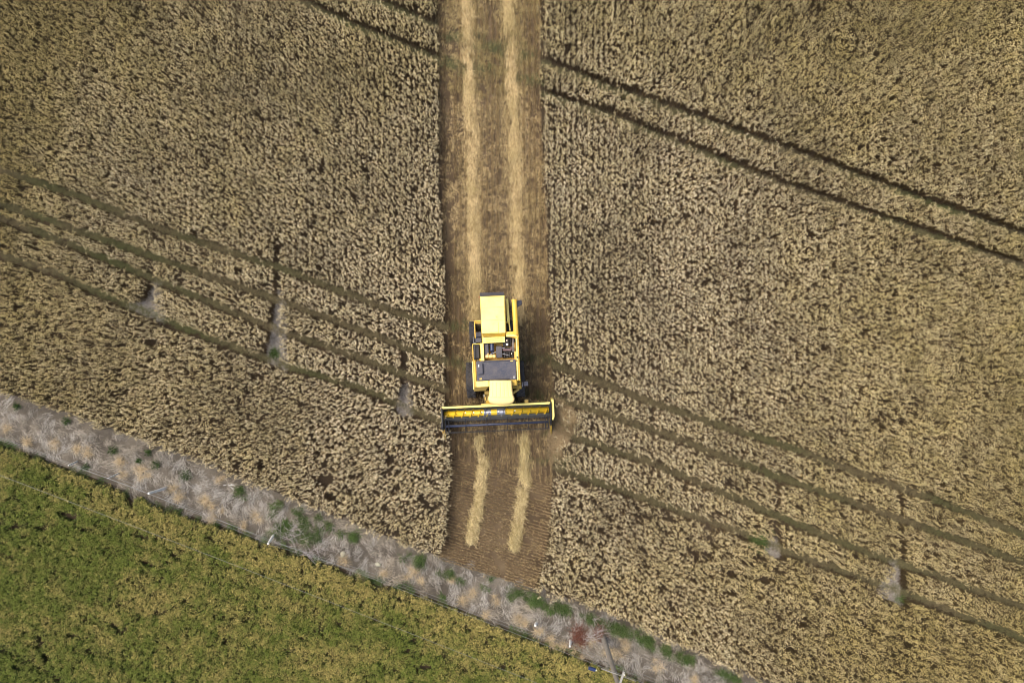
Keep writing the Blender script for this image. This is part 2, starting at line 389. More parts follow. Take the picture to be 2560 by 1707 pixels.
# ---------------------------------------------------------------- stubble, straw, swaths
mSt = plant_mat('stubble_straw', srgb(138, 116, 82), srgb(216, 192, 148), srgb(112, 94, 70), spread=.5)
mSw = plant_mat('swath_straw', srgb(132, 108, 66), srgb(228, 202, 150), srgb(140, 126, 70), spread=.35)
mSw2 = plant_mat('fresh_straw', srgb(120, 102, 60), srgb(214, 192, 142), srgb(140, 128, 76), spread=.5)
def stub(n=8):
    p = Plant()
    for i in range(n):
        x, y = random.gauss(0, .012), random.gauss(0, .03); h = random.uniform(.07, .14)
        p.ribbon([(x, y, 0), (x + random.gauss(0, .016), y + random.gauss(0, .03), h)], .009, 0, random.random(), taper=False)
    for i in range(1):
        a = random.uniform(0, 6.28); x, y = random.gauss(0, .035), random.gauss(0, .05); L = random.uniform(.03, .08)
        p.ribbon([(x, y, .02), (x + L * math.cos(a), y + L * math.sin(a), random.uniform(.02, .07))], .008, 0, random.random(), taper=False, side=(-math.sin(a), math.cos(a), 0))
    return p
def litter(n, rad, hgt, L0, L1, wd=.008, align=None):
    p = Plant()
    for i in range(n):
        a = random.uniform(0, 6.28) if align is None else random.gauss(align, .42) + (math.pi if random.random() < .5 else 0)
        r = rad * math.sqrt(random.random()); t = random.uniform(0, 6.28); x, y = r * math.cos(t), r * math.sin(t); L = random.uniform(L0, L1)
        z = random.uniform(.01, hgt); b = random.gauss(0, .3)
        m_ = (x + .5 * L * math.cos(a), y + .5 * L * math.sin(a), z + random.uniform(0, .03))
        p.ribbon([(x, y, z * random.uniform(.4, 1)), m_, (m_[0] + .5 * L * math.cos(a + b), m_[1] + .5 * L * math.sin(a + b), z * random.uniform(.3, 1))], wd, 0, random.random(), taper=False, side=(-math.sin(a), math.cos(a), random.uniform(-.5, .5)))
    return p
def in_strip(U, V, m=0):
    return (U > xat(SL, V) + m) & (U < xat(SR, V) - m) & (V < yat(EDGE, U))
xa, ya = rows(R(90), .13, .040, (-4.2, 3.2, -7, 17.5), .5); u, v = unproj(xa, ya, .1)
hl = 1135 + (u - 1125) * .30
k = in_strip(u, v, 2) & (v < hl); xa, ya, u, v = xa[k], ya[k], u[k], v[k]
xb, yb = rows(R(-17), .150, .036, (-4.2, 3.2, -13.5, -4), .0); u2, v2 = unproj(xb, yb, .1)
k = in_strip(u2, v2, 1) & (v2 >= 1135 + (u2 - 1125) * .30); xb, yb, u2, v2 = xb[k], yb[k], u2[k], v2[k]
X = np.concatenate([xa, xb]); Y = np.concatenate([ya, yb]); U = np.concatenate([u, u2]); V = np.concatenate([v, v2])
yaw = np.concatenate([rng.normal(0, .25, len(xa)), rng.normal(R(-17 - 90), .2, len(xb))])
dark = np.clip((V - 640) / 250, 0, 1) * np.where(V > 1150, .0, .35) + np.clip(1 - (U - xat(SL, V)) / 35, 0, 1) * .5 + (fbm(X, Y, 1.5) - .5) * .5  # left edge term paints the shade of the wheat wall into the stubble colour
# bare scuffed places on the left wheeling
bare = (np.abs(U - (1128 + 6 * np.sin(V / 60))) < 11) & (fbm(X, Y * .4, .8) > .42) & (V < 700)
k = ~bare & (rng.uniform(0, 1, len(X)) < .93) & ~((vnoise(X, Y, .35) < .2))
X, Y, yaw, dark = X[k], Y[k], yaw[k], dark[k]
plants = [stub() for _ in range(8)]
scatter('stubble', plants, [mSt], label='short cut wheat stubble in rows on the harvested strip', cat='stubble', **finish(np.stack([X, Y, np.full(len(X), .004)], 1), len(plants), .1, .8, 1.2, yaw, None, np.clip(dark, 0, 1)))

# loose straw over the strip
n = 26000; X = rng.uniform(-4.2, 3.4, n); Y = rng.uniform(-13.5, 17.6, n); U, V = unproj(X, Y, .05)
SW = [[(1160, -300), (1167, 0), (1173, 185), (1181, 435), (1189, 724), (1192, 800)], [(1262, -300), (1271, 0), (1282, 218), (1290, 435), (1297, 724), (1297, 800)]]
SW2 = [[(1200, 1085), (1208, 1140), (1205, 1197), (1196, 1260), (1186, 1310), (1175, 1350)], [(1306, 1085), (1313, 1140), (1311, 1200), (1303, 1262), (1294, 1320), (1282, 1368)]]
ds = np.minimum(pdist(U, V, SW[0]), pdist(U, V, SW[1]))
pr_ = np.clip(.36 + .7 * np.exp(-(ds / 26) ** 2) + (fbm(X, Y, .8) - .5) * .9 - np.clip((V - 500) / 300, 0, 1) * .2, .03, 1) * np.where(V > 1100, np.where(V < 1100 + (U - 1125) * .45, .75, .13), 1)
pr_ *= np.where(U < xat(SL, V) + 28, .35, 1)
k = in_strip(U, V, 4) & (rng.uniform(0, 1, n) < pr_); X, Y, U, V = X[k], Y[k], U[k], V[k]
plants = [litter(12, .12, .10, .04, .12, .010) for _ in range(8)]
scatter('chaff', plants, [mSw], label='loose chaff and straw scattered over the cut stubble', cat='chaff',
        **finish(np.stack([X, Y, np.full(len(X), .01)], 1), len(plants), .1, .7, 1.3, None, np.clip(rng.uniform(0, .6, len(X)) - (V > 640) * .25, 0, 1), np.clip(.5 * (V < 240) + (fbm(X, Y, 2) - .5), 0, 1)))
n = 2400; X = rng.uniform(1.6, 3.9, n); Y = rng.uniform(-6.8, -2.0, n); U, V = unproj(X, Y, .1)
k = (np.hypot((U - 1386) / 38, (V - 1078) / 80) + (fbm(X, Y, .7) - .5) * 1.3 < 1.1) & (U > 1372); X, Y = X[k], Y[k]
plc = [litter(14, .12, .10, .05, .18, .010) for _ in range(6)]
scatter('trampled_straw', plc, [mSt], label='flattened straw on the trampled corner right of the header', cat='straw', **finish(np.stack([X, Y, np.full(len(X), .01)], 1), 6, .15, .8, 1.3, None, rng.uniform(0, .6, len(X)), np.clip((fbm(X, Y, .5) - .15) * 1.6, 0, 1)))
def sw(name, lines, hw, dens, label, pl, ht, mt=None):
    P = []
    for ln in lines:
        a = np.array(ln, float); seg = np.hypot(*np.diff(a, axis=0).T); cum = np.concatenate([[0], np.cumsum(seg)])
        m = int(cum[-1] * dens); t = rng.uniform(0, cum[-1], m)
        uu = np.interp(t, cum, a[:, 0]); vv = np.interp(t, cum, a[:, 1])
        hwv = hw * (.8 + .5 * vnoise(vv / 20, vv * 0, 1.0)); o = np.clip(rng.normal(0, .5, m), -1.5, 1.5) + (vnoise(vv / 14, vv * 0 + uu[:1], 1.0) - .5) * .7
        uu = uu + o * hwv; kk = (51 and (H / H) / PXM)
        P.append(np.stack([(uu - 1280) * kk, (853.5 - vv) * kk, (1 - o * o) * ht * rng.uniform(0, 1, m) + .01], 1))
    P = np.concatenate(P); tr = (fbm(P[:, 0] * 1.6, P[:, 1], .45) > .34) & ((P[:, 1] > -3) | (rng.uniform(0, 1, len(P)) < np.clip((-4.6 - P[:, 1]) / 2.2 + .25, 0, 1))); P = P[tr]
    return scatter(name, pl, [mt or mSw], label=label, cat='straw', **finish(P, len(pl), .12, .8, 1.25, rng.normal(0, .35, len(P)), rng.uniform(.2, 1, len(P)), np.clip((fbm(P[:, 0], P[:, 1], 1.2) - .35), 0, .6)))
pls = [litter(15, .13, .12, .10, .28, .012, R(90)) for _ in range(9)]
sw('straw_swath', SW, 13, .85, 'two pale lines of threshed straw behind the harvester', pls, .08)
sw('straw_swath', SW2, 10, 1.7, 'two pale straw lines between the header and the verge', pls, .12, mSw2)

# ---------------------------------------------------------------- green crop
mGE = plant_mat('barley_ear', srgb(112, 100, 54), srgb(198, 180, 106), srgb(100, 114, 42), spread=.5)
mGL = plant_mat('barley_leaf', srgb(50, 56, 26), srgb(88, 94, 42), srgb(32, 56, 20), spread=.5)
def barley():
    p = Plant()
    for i in range(9):
        a = random.uniform(0, 6.283); x0, y0 = random.gauss(0, .03), random.gauss(0, .03); x1, y1 = x0 + random.gauss(0, .05), y0 + random.gauss(0, .05); h = random.uniform(.46, .68)
        p.ribbon([(x0, y0, 0), ((x0 + x1) / 2, (y0 + y1) / 2, h * .6), (x1, y1, h)], .006, 1, random.random(), taper=False)
        d = Vector((math.cos(a), math.sin(a), 0)); L = random.uniform(.10, .15); q = Vector((x1, y1, h)); e = random.uniform(-.6, .35)
        pts = [q, q + d * L * .35 + Vector((0, 0, .02)), q + d * L * .75 + Vector((0, 0, .02 + e * .03)), q + d * L + Vector((0, 0, e * .08))]
        p.spindle(pts, [.004, .009, .008, .002], 0, random.random(), 3)
    for i in range(7):
        a = random.uniform(0, 6.283); h = random.uniform(.2, .5); L = random.uniform(.12, .25); d = Vector((math.cos(a), math.sin(a), 0)); b0 = Vector((random.gauss(0, .03), random.gauss(0, .03), h))
        p.ribbon([b0, b0 + d * L * .5 + Vector((0, 0, .08)), b0 + d * L + Vector((0, 0, -.03))], .014, 1, random.random(), side=d.cross(Vector((0, 0, 1))))
    return p
n = 100000; X = rng.uniform(-27.2, 16, n); Y = rng.uniform(-18.6, -4, n); U, V = unproj(X, Y, .6)
k = V > yat(GEDGE, U) + (vnoise(X, Y, .4) - .5) * 10 + (vnoise(X, Y, .15) - .5) * 8
# tractor marks in the green crop
mk = (pdist(U, V, [(-60, 1600), (60, 1660), (160, 1720), (300, 1800)]) < 9) | (pdist(U, V, [(190, 1612), (182, 1650), (170, 1690)]) < 3.5) | (pdist(U, V, [(303, 1610), (302, 1650), (306, 1690)]) < 3)
k &= ~(mk & (rng.uniform(0, 1, n) < .8)); ux = X * math.cos(EA) + Y * math.sin(EA); uy = -X * math.sin(EA) + Y * math.cos(EA)
k &= vnoise(ux / 3 + 3, uy, .2) > .16
X, Y, U, V, ux, uy = X[k], Y[k], U[k], V[k], ux[k], uy[k]
db = V - yat(GEDGE, U)
grn = np.clip(.05 + 1.0 * np.clip(db / 85, 0, 1) * (.0 + 1.15 * fbm(X, Y, 1.6)) + (vnoise(ux / 5, uy, .45) - .5) * .7 + (vnoise(X, Y, .35) - .5) * .9 + rng.normal(0, .26, len(X)) + np.clip(1 - U / 700, 0, 1) * .35 - .1, 0, 1)
plants = [barley() for _ in range(12)]
print('barley tufts', len(X))
scatter('barley_field', plants, [mGE, mGL], label='half ripe green and ochre barley filling the lower left corner', cat='barley', **finish(np.stack([X, Y, np.zeros(len(X))], 1), len(plants), .14, .56, .84, None, None, grn))

# ---------------------------------------------------------------- verge grass, weeds
mDry = plant_mat('dry_grass', srgb(88, 84, 78), srgb(200, 192, 178), srgb(162, 144, 114), spread=.7)
mTus = plant_mat('tussock_grass', srgb(150, 130, 96), srgb(206, 184, 146), srgb(150, 130, 80), spread=.4)
mWeed = plant_mat('weed_leaf', srgb(46, 66, 30), srgb(82, 104, 48), srgb(88, 92, 56), spread=.6)
n = 30000; X = rng.uniform(-27.2, 20, n); Y = rng.uniform(-18.6, 0, n); U, V = unproj(X, Y, .05)
e1, e2 = yat(EDGE, U) , yat(GEDGE, U); f = (V - e1) / (e2 - e1)
k = (f > -.12) & (f < 1.1); X, Y, U, V, f = X[k], Y[k], U[k], V[k], f[k]
dens = np.clip(1.15 - 2.1 * np.abs(f - .44) + (fbm(X, Y, 1.3) - .5) * 1.1, .06, 1)
k = rng.uniform(0, 1, len(X)) < dens * .48; X, Y, U, V, f = X[k], Y[k], U[k], V[k], f[k]
yaw = R(100) + (fbm(X, Y, .9) - .5) * 5.5 + rng.normal(0, .3, len(X))
plants = [litter(34, .16, .10, .08, .26, .0055, 0) for _ in range(9)]
tt = np.clip(.55 + (fbm(X + 5, Y, 1.0) - .5) * 1.0 - .5 * np.abs(f - .5) + rng.normal(0, .15, len(X)), 0, 1)
scatter('dry_grass', plants, [mDry], label='matted grey dead grass covering the verge', cat='grass', **finish(np.stack([X, Y, np.full(len(X), .01)], 1), len(plants), .12, .7, 1.3, yaw, tt, np.clip((fbm(X, Y, .9) - .42) * 1.6, 0, 1)))
def tussock():
    p = Plant()
    for i in range(60):
        a = random.uniform(0, 6.28); L = random.uniform(.2, .45); d = Vector((math.cos(a), math.sin(a), 0)); b0 = Vector((random.gauss(0, .04), random.gauss(0, .04), 0)); e = random.uniform(.3, 1)
        p.ribbon([b0, b0 + d * L * .3 + Vector((0, 0, .22 * e)), b0 + d * L * .7 + Vector((0, 0, .24 * e)), b0 + d * L + Vector((0, 0, .06))], .008, 0, random.random(), side=d.cross(Vector((0, 0, 1))))
    return p
cl = [(22, 1075), (70, 1100), (135, 1110), (195, 1120), (218, 1133), (50, 1140), (300, 1150), (310, 1180), (360, 1175), (365, 1190), (432, 1225), (445, 1240), (512, 1250), (540, 1290), (610, 1310), (640, 1290), (560, 1200), (520, 1262), (860, 1400), (960, 1430), (1020, 1440), (1055, 1450), (1040, 1425), (1185, 1480), (1160, 1500), (1225, 1530), (1310, 1550), (1345, 1580), (1380, 1600), (1400, 1615), (1440, 1620), (1450, 1640), (1520, 1625), (1545, 1640), (1560, 1600), (1570, 1620), (1640, 1660), (1740, 1690), (1480, 1600), (1120, 1450), (900, 1440), (1290, 1540), (1240, 1500)]
P = []
for u, v in cl:
    for j in range(3):
        P.append(at(u + random.gauss(0, 7), v + random.gauss(0, 6)) + Vector((0, 0, .005)))
P = np.array([tuple(p) for p in P]); plants = [tussock() for _ in range(5)]
scatter('straw_tussocks', plants, [mTus], label='straw coloured tussocks of long dead grass on the verge', cat='grass', **finish(P, 5, .25, .6, 1.1))
def weed():
    p = Plant()
    for i in range(34):
        a = random.uniform(0, 6.28); L = random.uniform(.08, .2); d = Vector((math.cos(a), math.sin(a), 0)); b0 = Vector((random.gauss(0, .07), random.gauss(0, .07), random.uniform(0, .08))); e = random.uniform(.3, 1)
        p.ribbon([b0, b0 + d * L * .5 + Vector((0, 0, .16 * e)), b0 + d * L + Vector((0, 0, .10 * e))], random.uniform(.008, .018), 0, random.random(), side=d.cross(Vector((0, 0, 1))))
    return p
plants = [weed() for _ in range(6)]
n = 60000; X = rng.uniform(-27.2, 22, n); Y = rng.uniform(-18.6, 0, n); U, V = unproj(X, Y, .1); e1 = yat(EDGE, U); e2 = yat(GEDGE, U)
k = (V > e1 - 12) & (V < e2 + 4); X, Y, U, V, e1, e2 = X[k], Y[k], U[k], V[k], e1[k], e2[k]
band = np.exp(-((V - e1 - 24) / 9) ** 2) * ((U > 590) & ((U < 900) | (U > 990))) * (1 + .6 * (U > 990)) + 1.0 * np.exp(-(((U - 745) / 55) ** 2 + ((V - 1318) / 38) ** 2)) + .16 * np.exp(-((V - e2 + 14) / 9) ** 2)
pr_ = np.clip(band * 1.3, 0, 1) * np.clip((fbm(X, Y, .4) - .42) * 5, 0, 1) * .9
k = rng.uniform(0, 1, len(X)) < pr_; X, Y, U = X[k], Y[k], U[k]
PW = [np.stack([X, Y, np.full(len(X), .004)], 1)]; GW = [rng.uniform(0, .7, len(X))]
TG, TG2 = [], []
# sparse growth in the wheelings of the tramlines
for t in TRAM:
    for (a0, b0), (a1, b1) in zip(t[:-1], t[1:]):
        m = int(math.hypot(a1 - a0, b1 - b0) * .75); tt = rng.uniform(0, 1, m); uu = a0 + (a1 - a0) * tt; vv = b0 + (b1 - b0) * tt + rng.normal(0, 4.5, m)
        k_ = (H - ZT) / H / PXM; TG.append(np.stack([(uu - 1280) * k_, (853.5 - vv) * k_, np.zeros(m) + .005], 1)); TG2.append((fbm(uu / 51, vv / 51, 3.) - .35) * 2.2 * (.4 + .6 * (abs(uu - 1280) / 1280)))
for cx, cy, r_, m in ((1145, 95, 26, 60), (1240, 120, 30, 60), (1330, 200, 26, 50), (1130, 160, 26, 50), (1200, 175, 26, 40), (1300, 140, 26, 40), (1398, 1150, 24, 60), (1385, 1060, 20, 26), (1160, 815, 26, 40), (1160, 905, 26, 40), (1340, 895, 24, 40), (1340, 985, 20, 20)):
    uu, vv = rng.normal(cx, r_, m), rng.normal(cy, 7, m); TG.append(np.stack([(uu - 1280) / PXM, (853.5 - vv) / PXM, np.zeros(m) + .02], 1)); TG2.append(rng.uniform(.3, .9, m))
for cx, cy, r_, m in ((684, 884, 4, 7), (2243, 1492, 3, 3), (1900, 1355, 14, 26)):
    uu, vv = rng.normal(cx, r_, m), rng.normal(cy, r_, m); PW.append(np.stack([(uu - 1280) / PXM, (853.5 - vv) / PXM, np.zeros(m) + .01], 1)); GW.append(rng.uniform(0, .4, m))
TG = np.concatenate(TG); TG2 = np.clip(np.concatenate(TG2), 0, 1)
mTrk = plant_mat('track_grass', srgb(78, 72, 52), srgb(124, 112, 82), srgb(72, 82, 42), spread=.5)
plt_ = [litter(18, .13, .07, .07, .18, .009) for _ in range(6)]
scatter('track_grass', plt_, [mTrk], label='thin olive grass growing in the wheel tracks through the wheat', cat='grass', **finish(TG, 6, .15, .7, 1.2, None, None, TG2))
PW = np.concatenate(PW); GW = np.concatenate(GW)
scatter('weeds', plants, [mWeed], label='low green weeds growing in a broken belt along the verge', cat='weeds', **finish(PW, 6, .15, .8, 1.5, None, None, GW))
# pale litter on the bare drill misses
mBare = plant_mat('bare_straw', srgb(100, 94, 86), srgb(170, 162, 150), srgb(130, 122, 106), spread=.5)
P = []
for wd, ymin in zip(WEDGE, (715, 745, 990, 9999, 1372, 1425)):
    a = np.array(wd); m = 1500; uu = rng.uniform(a[:, 0].min() - 3, a[:, 0].max() + 3, m); vv = rng.uniform(a[:, 1].min(), a[:, 1].max(), m); k = inpoly(uu, vv, wd) & (vv > ymin + rng.uniform(-30, 40, m)); k_ = (H - ZT) / H / PXM
    P.append(np.stack([(uu[k] - 1280) * k_, (853.5 - vv[k]) * k_, np.full(k.sum(), .01)], 1))
P = np.concatenate(P); pl2 = [litter(14, .1, .04, .08, .2, .008) for _ in range(5)]
scatter('bare_patch_straw', pl2, [mBare], label='pale stalks lying on bare wedges missed by the seed drill', cat='straw', **finish(P, 5, .1, .7, 1.1))

# isolated weed clumps: one object each
def weed_clump(px, py, s, label):
    b = Plant()
    for i in range(int(60 * s) + 30):
        a = random.uniform(0, 6.28); L = random.uniform(.07, .17); dd = Vector((math.cos(a), math.sin(a), 0)); b0 = Vector((max(-.2 * s, min(.2 * s, random.gauss(0, .11 * s))), max(-.2 * s, min(.2 * s, random.gauss(0, .1 * s))), random.uniform(0, .12))); e = random.uniform(.3, 1)
        b.ribbon([b0, b0 + dd * L * .5 + Vector((0, 0, .14 * e)), b0 + dd * L + Vector((0, 0, .08 * e))], random.uniform(.014, .03), 0, random.random(), side=dd.cross(Vector((0, 0, 1))))
    me = bpy.data.meshes.new('weed_clump'); me.from_pydata(b.v, [], b.f); a_ = me.attributes.new('shade', 'FLOAT', 'POINT'); a_.data.foreach_set('value', b.sh)
    me.materials.append(mWeed); o = bpy.data.objects.new('weed_clump', me); C.objects.link(o); o.location = at(px, py, 0) + Vector((0, 0, .005)); tag(o, label, 'weed', 'green weed clumps on the grey verge')
for px, py, s, lb in ((45, 1015, .9, 'faint green weed clump near the wheat at the far left of the verge'), (170, 1053, .8, 'small green weed clump just under the wheat edge, above the first fence post'),
                      (287, 1125, 1.1, 'green weed clump above the brown tussock between the second and third fence post'), (349, 1150, .6, 'thin weed clump directly right of the yellowish tussocks below the wheat'), (372, 1130, .7, 'small weed clump close to the wheat, above the large leaning fence post'),
                      (392, 1160, 1.1, 'wide low weed clump in open grey grass above the large leaning fence post'), (467, 1187, 1.4, 'bright round weed clump standing alone to the right of the large fence post'), (603, 1220, .7, 'small weed clump at the wheat edge left of the long weed belt'),
                      (100, 1148, 1.6, 'biggest dark weed clump beside the green crop at left'), (218, 1166, .8, 'dark weed clump on the wire right of the first fence post'), (447, 1280, 1.2, 'weed clump beside the green crop below the brown tussocks'), (542, 1310, 1.0, 'weed clump by the crop edge left of the leaning pale post')):
    weed_clump(px, py, s, lb)

# ---------------------------------------------------------------- combine harvester
TH = R(2.6); O = at(1240, 900, 0)
ca, sa = math.cos(TH), math.sin(TH)
def L2(x, y, z):
    """survey pixel at height z -> harvester axes: x to the right, y towards the tail (up in the picture)"""
    W = at(x, y, z) - O
    return (W.x * ca + W.y * sa, -W.x * sa + W.y * ca, z)
root = empty('combine_harvester', O, TH, 'yellow combine harvester with its wide header lowered, working down the cut strip', 'harvester')
mYel = paint('yellow_paint', srgb(228, 184, 56), .45, srgb(160, 130, 80), .6)
mPale = paint('sheen_pale_yellow', srgb(250, 232, 130), .45, srgb(196, 158, 84), .5, scale=1.6)  # the yellow paint made paler, bright sheen of the top panels put into the colour
mCream = paint('cream_roof', srgb(238, 206, 134), .5, srgb(206, 172, 110), .35, scale=1.5)
mTan = paint('dull_yellow', srgb(214, 176, 84), .55, srgb(160, 130, 84), .4)
mNavy = paint('dark_cover', srgb(38, 44, 62), .55, srgb(112, 102, 92), .55, scale=2)
mBlk = paint('black_steel', srgb(22, 24, 30), .5, srgb(66, 58, 50), .35)
mRub = paint('tyre_rubber', srgb(34, 34, 38), .8, srgb(84, 74, 62), .45, bump=.3)
mSil = paint('worn_steel', srgb(176, 180, 190), .35, srgb(96, 84, 70), .6, metal=.6, scale=6)
mGry = paint('grey_steel', srgb(120, 120, 112), .5, srgb(120, 110, 72), .8, metal=.2, scale=9)
mAug = paint('auger_yellow', srgb(226, 188, 48), .35, srgb(150, 110, 30), .35, scale=4)
mWht = paint('white_plastic', srgb(226, 222, 208), .4, srgb(170, 160, 140), .2)
mGls = paint('dark_glass', srgb(18, 22, 26), .12, srgb(60, 58, 54), .1)
mReel = paint('reel_blue_grey', srgb(38, 48, 76), .4, srgb(90, 88, 90), .25)
mRed = paint('red_lens', srgb(160, 30, 20), .3, srgb(120, 40, 30), .2)

def pbox(mb, x0, y0, x1, y1, z0, z1, taper=None):
    a = L2(x0, y0, z1); b = L2(x1, y1, z1)
    # edges read off the rotated machine: use centre and size so the box stays square to the machine
    c = L2((x0 + x1) / 2, (y0 + y1) / 2, z1); k = (H - z1) / H / PXM
    return mb.bb(c[0] - (x1 - x0) * k / 2, c[0] + (x1 - x0) * k / 2, c[1] - (y1 - y0) * k / 2, c[1] + (y1 - y0) * k / 2, z0, z1)
def part(name, mat, boxes, parent=root, bev=.012):
    if name in ('rail', 'guard_rail', 'tool_box', 'pillar', 'top_rail', 'frame', 'rim', 'body_', 'engine_deck'):
        for b in boxes: mb = MB(); pbox(mb, *b); o = mb.build(name, mat, parent, bev)
        return o
    mb = MB()
    for b in boxes: pbox(mb, *b)
    return mb.build(name, mat, parent, bev)

# lower body
part('chassis', mBlk, [(1204, 760, 1262, 958, .75, 1.5), (1190, 905, 1292, 955, .9, 1.7)])
part('side_panel', mYel, [(1182, 902, 1190, 968, 1.5, 3.12)], bev=.02)
part('side_panel', mYel, [(1291.5, 842, 1298.5, 951, 1.5, 3.10)], bev=.02)
o = part('body', mTan, [(1203, 765, 1264, 860, 1.3, 1.95), (1200, 858, 1290, 905, 1.3, 2.05), (1190.5, 903, 1291, 956, 1.5, 3.0)])
# straw hood with raised bevelled rim
mb = MB(); zt = 3.0
q = [L2(1199.5, 741, zt), L2(1262.5, 738, zt), L2(1265.5, 832, zt), L2(1203.5, 834, zt)]
def off(p, dx, dy, z): return (p[0] + dx, p[1] + dy, z)
bev_ = .075
outer = [off(q[0], 0, 0, zt - .09), off(q[1], 0, 0, zt - .09), off(q[2], 0, 0, zt - .09), off(q[3], 0, 0, zt - .09)]
mb.hull([outer[3], outer[2], outer[1], outer[0]], [off(p, 0, 0, 1.45) for p in (q[3], q[2], q[1], q[0])])
hood = mb.build('straw_hood', mYel, root, .03, seg=3)
mb = MB(); inner = [off(q[0], bev_, -.06, zt), off(q[1], -.05, -.06, zt), off(q[2], -.05, .0, zt), off(q[3], bev_ * .6, .0, zt)]
mb.hull([inner[3], inner[2], inner[1], inner[0]], [off(p, 0, 0, zt - .088) for p in (q[3], q[2], q[1], q[0])])
mb.build('hood_top', mPale, hood, .02, seg=3)
part('hatch', mPale, [(1223, 806, 1246, 831, zt - .02, zt + .028)], hood, .02)
for y_ in (768, 800):
    part('panel_seam', mTan, [(1203.5 + (y_ - 768) * .03, y_ - .35, 1262 + (y_ - 768) * .03, y_ + .35, zt - .02, zt + .004)], hood, .0)
part('latch', mTan, [(1240.5, 790.5, 1242.5, 793, zt - .01, zt + .03)], hood, .004)
# sloped apron and louvred panel towards the engine
mb = MB(); a0, a1, b0, b1 = L2(1204.5, 832.5, zt - .02), L2(1264, 831.5, zt - .02), L2(1207, 842, 2.72), L2(1263, 841, 2.72)
mb.hull([(b0[0], b0[1], 2.72), (b1[0], b1[1], 2.72), (a1[0], a1[1], zt - .03), (a0[0], a0[1], zt - .03)], [(b0[0], b0[1], 2.0), (b1[0], b1[1], 2.0), (a1[0], a1[1], 2.0), (a0[0], a0[1], 2.0)])
mb.build('hood_apron', mYel, hood, .01)
lv = part('louvre_panel', mPale, [(1207, 842, 1262.5, 857, 2.0, 2.70)], hood, .012)
for yy in (845.2, 849.3, 853.4):
    part('louvre', mTan, [(1214.5, yy - .8, 1256, yy + .8, 2.69, 2.712)], hood, .002)
# tail flap and lamps
mb = MB(); f0, f1, f2, f3 = L2(1200, 741, 2.3), L2(1261, 738.5, 2.3), L2(1259, 730.5, 1.9), L2(1199.5, 732.5, 1.9)
mb.hull([(f0[0], f0[1], 2.4), (f1[0], f1[1], 2.4), (f2[0], f2[1], 2.05), (f3[0], f3[1], 2.05)], [(f0[0], f0[1], 2.36), (f1[0], f1[1], 2.36), (f2[0], f2[1], .9), (f3[0], f3[1], .9)])
mb.build('rubber_flap', mNavy, root, .01)
part('tail_lamp', mRed, [(1196.4, 741, 1198.8, 744.5, 2.2, 2.34)]); 
# left bracket frame, rail and boxes by the rear axle
part('rail', mYel, [(1186, 801.5, 1202.5, 804.5, 2.0, 2.06), (1186, 806, 1202.5, 809, 1.9, 1.95), (1186, 805, 1188.2, 845, 1.98, 2.03)], bev=.006)
part('tool_box', mNavy, [(1189.5, 830, 1203, 842.5, 1.2, 1.75), (1188.5, 844.5, 1204, 856, 1.2, 2.0)], bev=.02)
mb = MB(); mb.cyl(L2(1183, 843, 1.5), L2(1184, 857, 1.7), .02, 8); mb.cyl(L2(1184, 857, 1.7), L2(1189, 857, 1.7), .02, 8); mb.build('handle', mSil, root)
# right rear: side shield, hand rail
mb = MB(); s0, s1, s2, s3 = L2(1265.5, 747, 2.5), L2(1270.5, 747, 2.5), L2(1274.5, 805, 2.5), L2(1267.5, 805, 2.5)
mb.hull([(s3[0], s3[1], 2.5), (s2[0], s2[1], 2.42), (s1[0], s1[1], 2.42), (s0[0], s0[1], 2.5)], [(p[0], p[1], 1.5) for p in (s3, s2, s1, s0)])
mb.build('side_shield', mPale, root, .015)
mb = MB(); mb.path([L2(1272.3, 805, 2.5), L2(1275.5, 827, 2.5)], .03, 8); mb.path([L2(1265.5, 805.5, 2.4), L2(1273.5, 805.5, 2.4)], .035, 8); mb.build('rail', mPale, root)
part('gearbox', mBlk, [(1266, 809, 1281, 828, 1.0, 1.7)], bev=.03)
# unloading auger
mb = MB(); mb.cyl(L2(1285.5, 749, 2.95), L2(1290.2, 836, 2.95), .115, 20)
aug = mb.build('unloading_auger', mYel, root, .012, smooth=False)
for f in aug.data.polygons: f.use_smooth = len(f.vertices) == 4
mb = MB(); mb.cyl(L2(1285.4, 748.5, 2.95), L2(1285.6, 753, 2.95), .13, 20); mb.build('tube_collar', mYel, aug, .01)
mb = MB(); c_ = [L2(1291, 752, 2.9), L2(1304, 749, 2.75), L2(1305.5, 760, 2.75), L2(1291.5, 769, 2.9)]
mb.hull([(p[0], p[1], p[2]) for p in reversed(c_)], [(p[0], p[1], 2.3) for p in reversed(c_)]); mb.build('spout', mNavy, aug, .03)
mb = MB()
mb.hull([(L2(x, y, 2.9)) for x, y in ((1265, 829), (1265, 841), (1290, 846), (1298, 843), (1297, 833), (1284, 828))], [(L2(x, y, 2.9)[0], L2(x, y, 2.9)[1], 2.2) for x, y in ((1265, 829), (1265, 841), (1290, 846), (1298, 843), (1297, 833), (1284, 828))])
mb.build('auger_elbow', mYel, root, .05, seg=3)
part('top_rail', mPale, [(1265.5, 836, 1292, 841.5, 2.88, 2.94), (1290.5, 846, 1294, 900, 3.08, 3.15)], bev=.01)
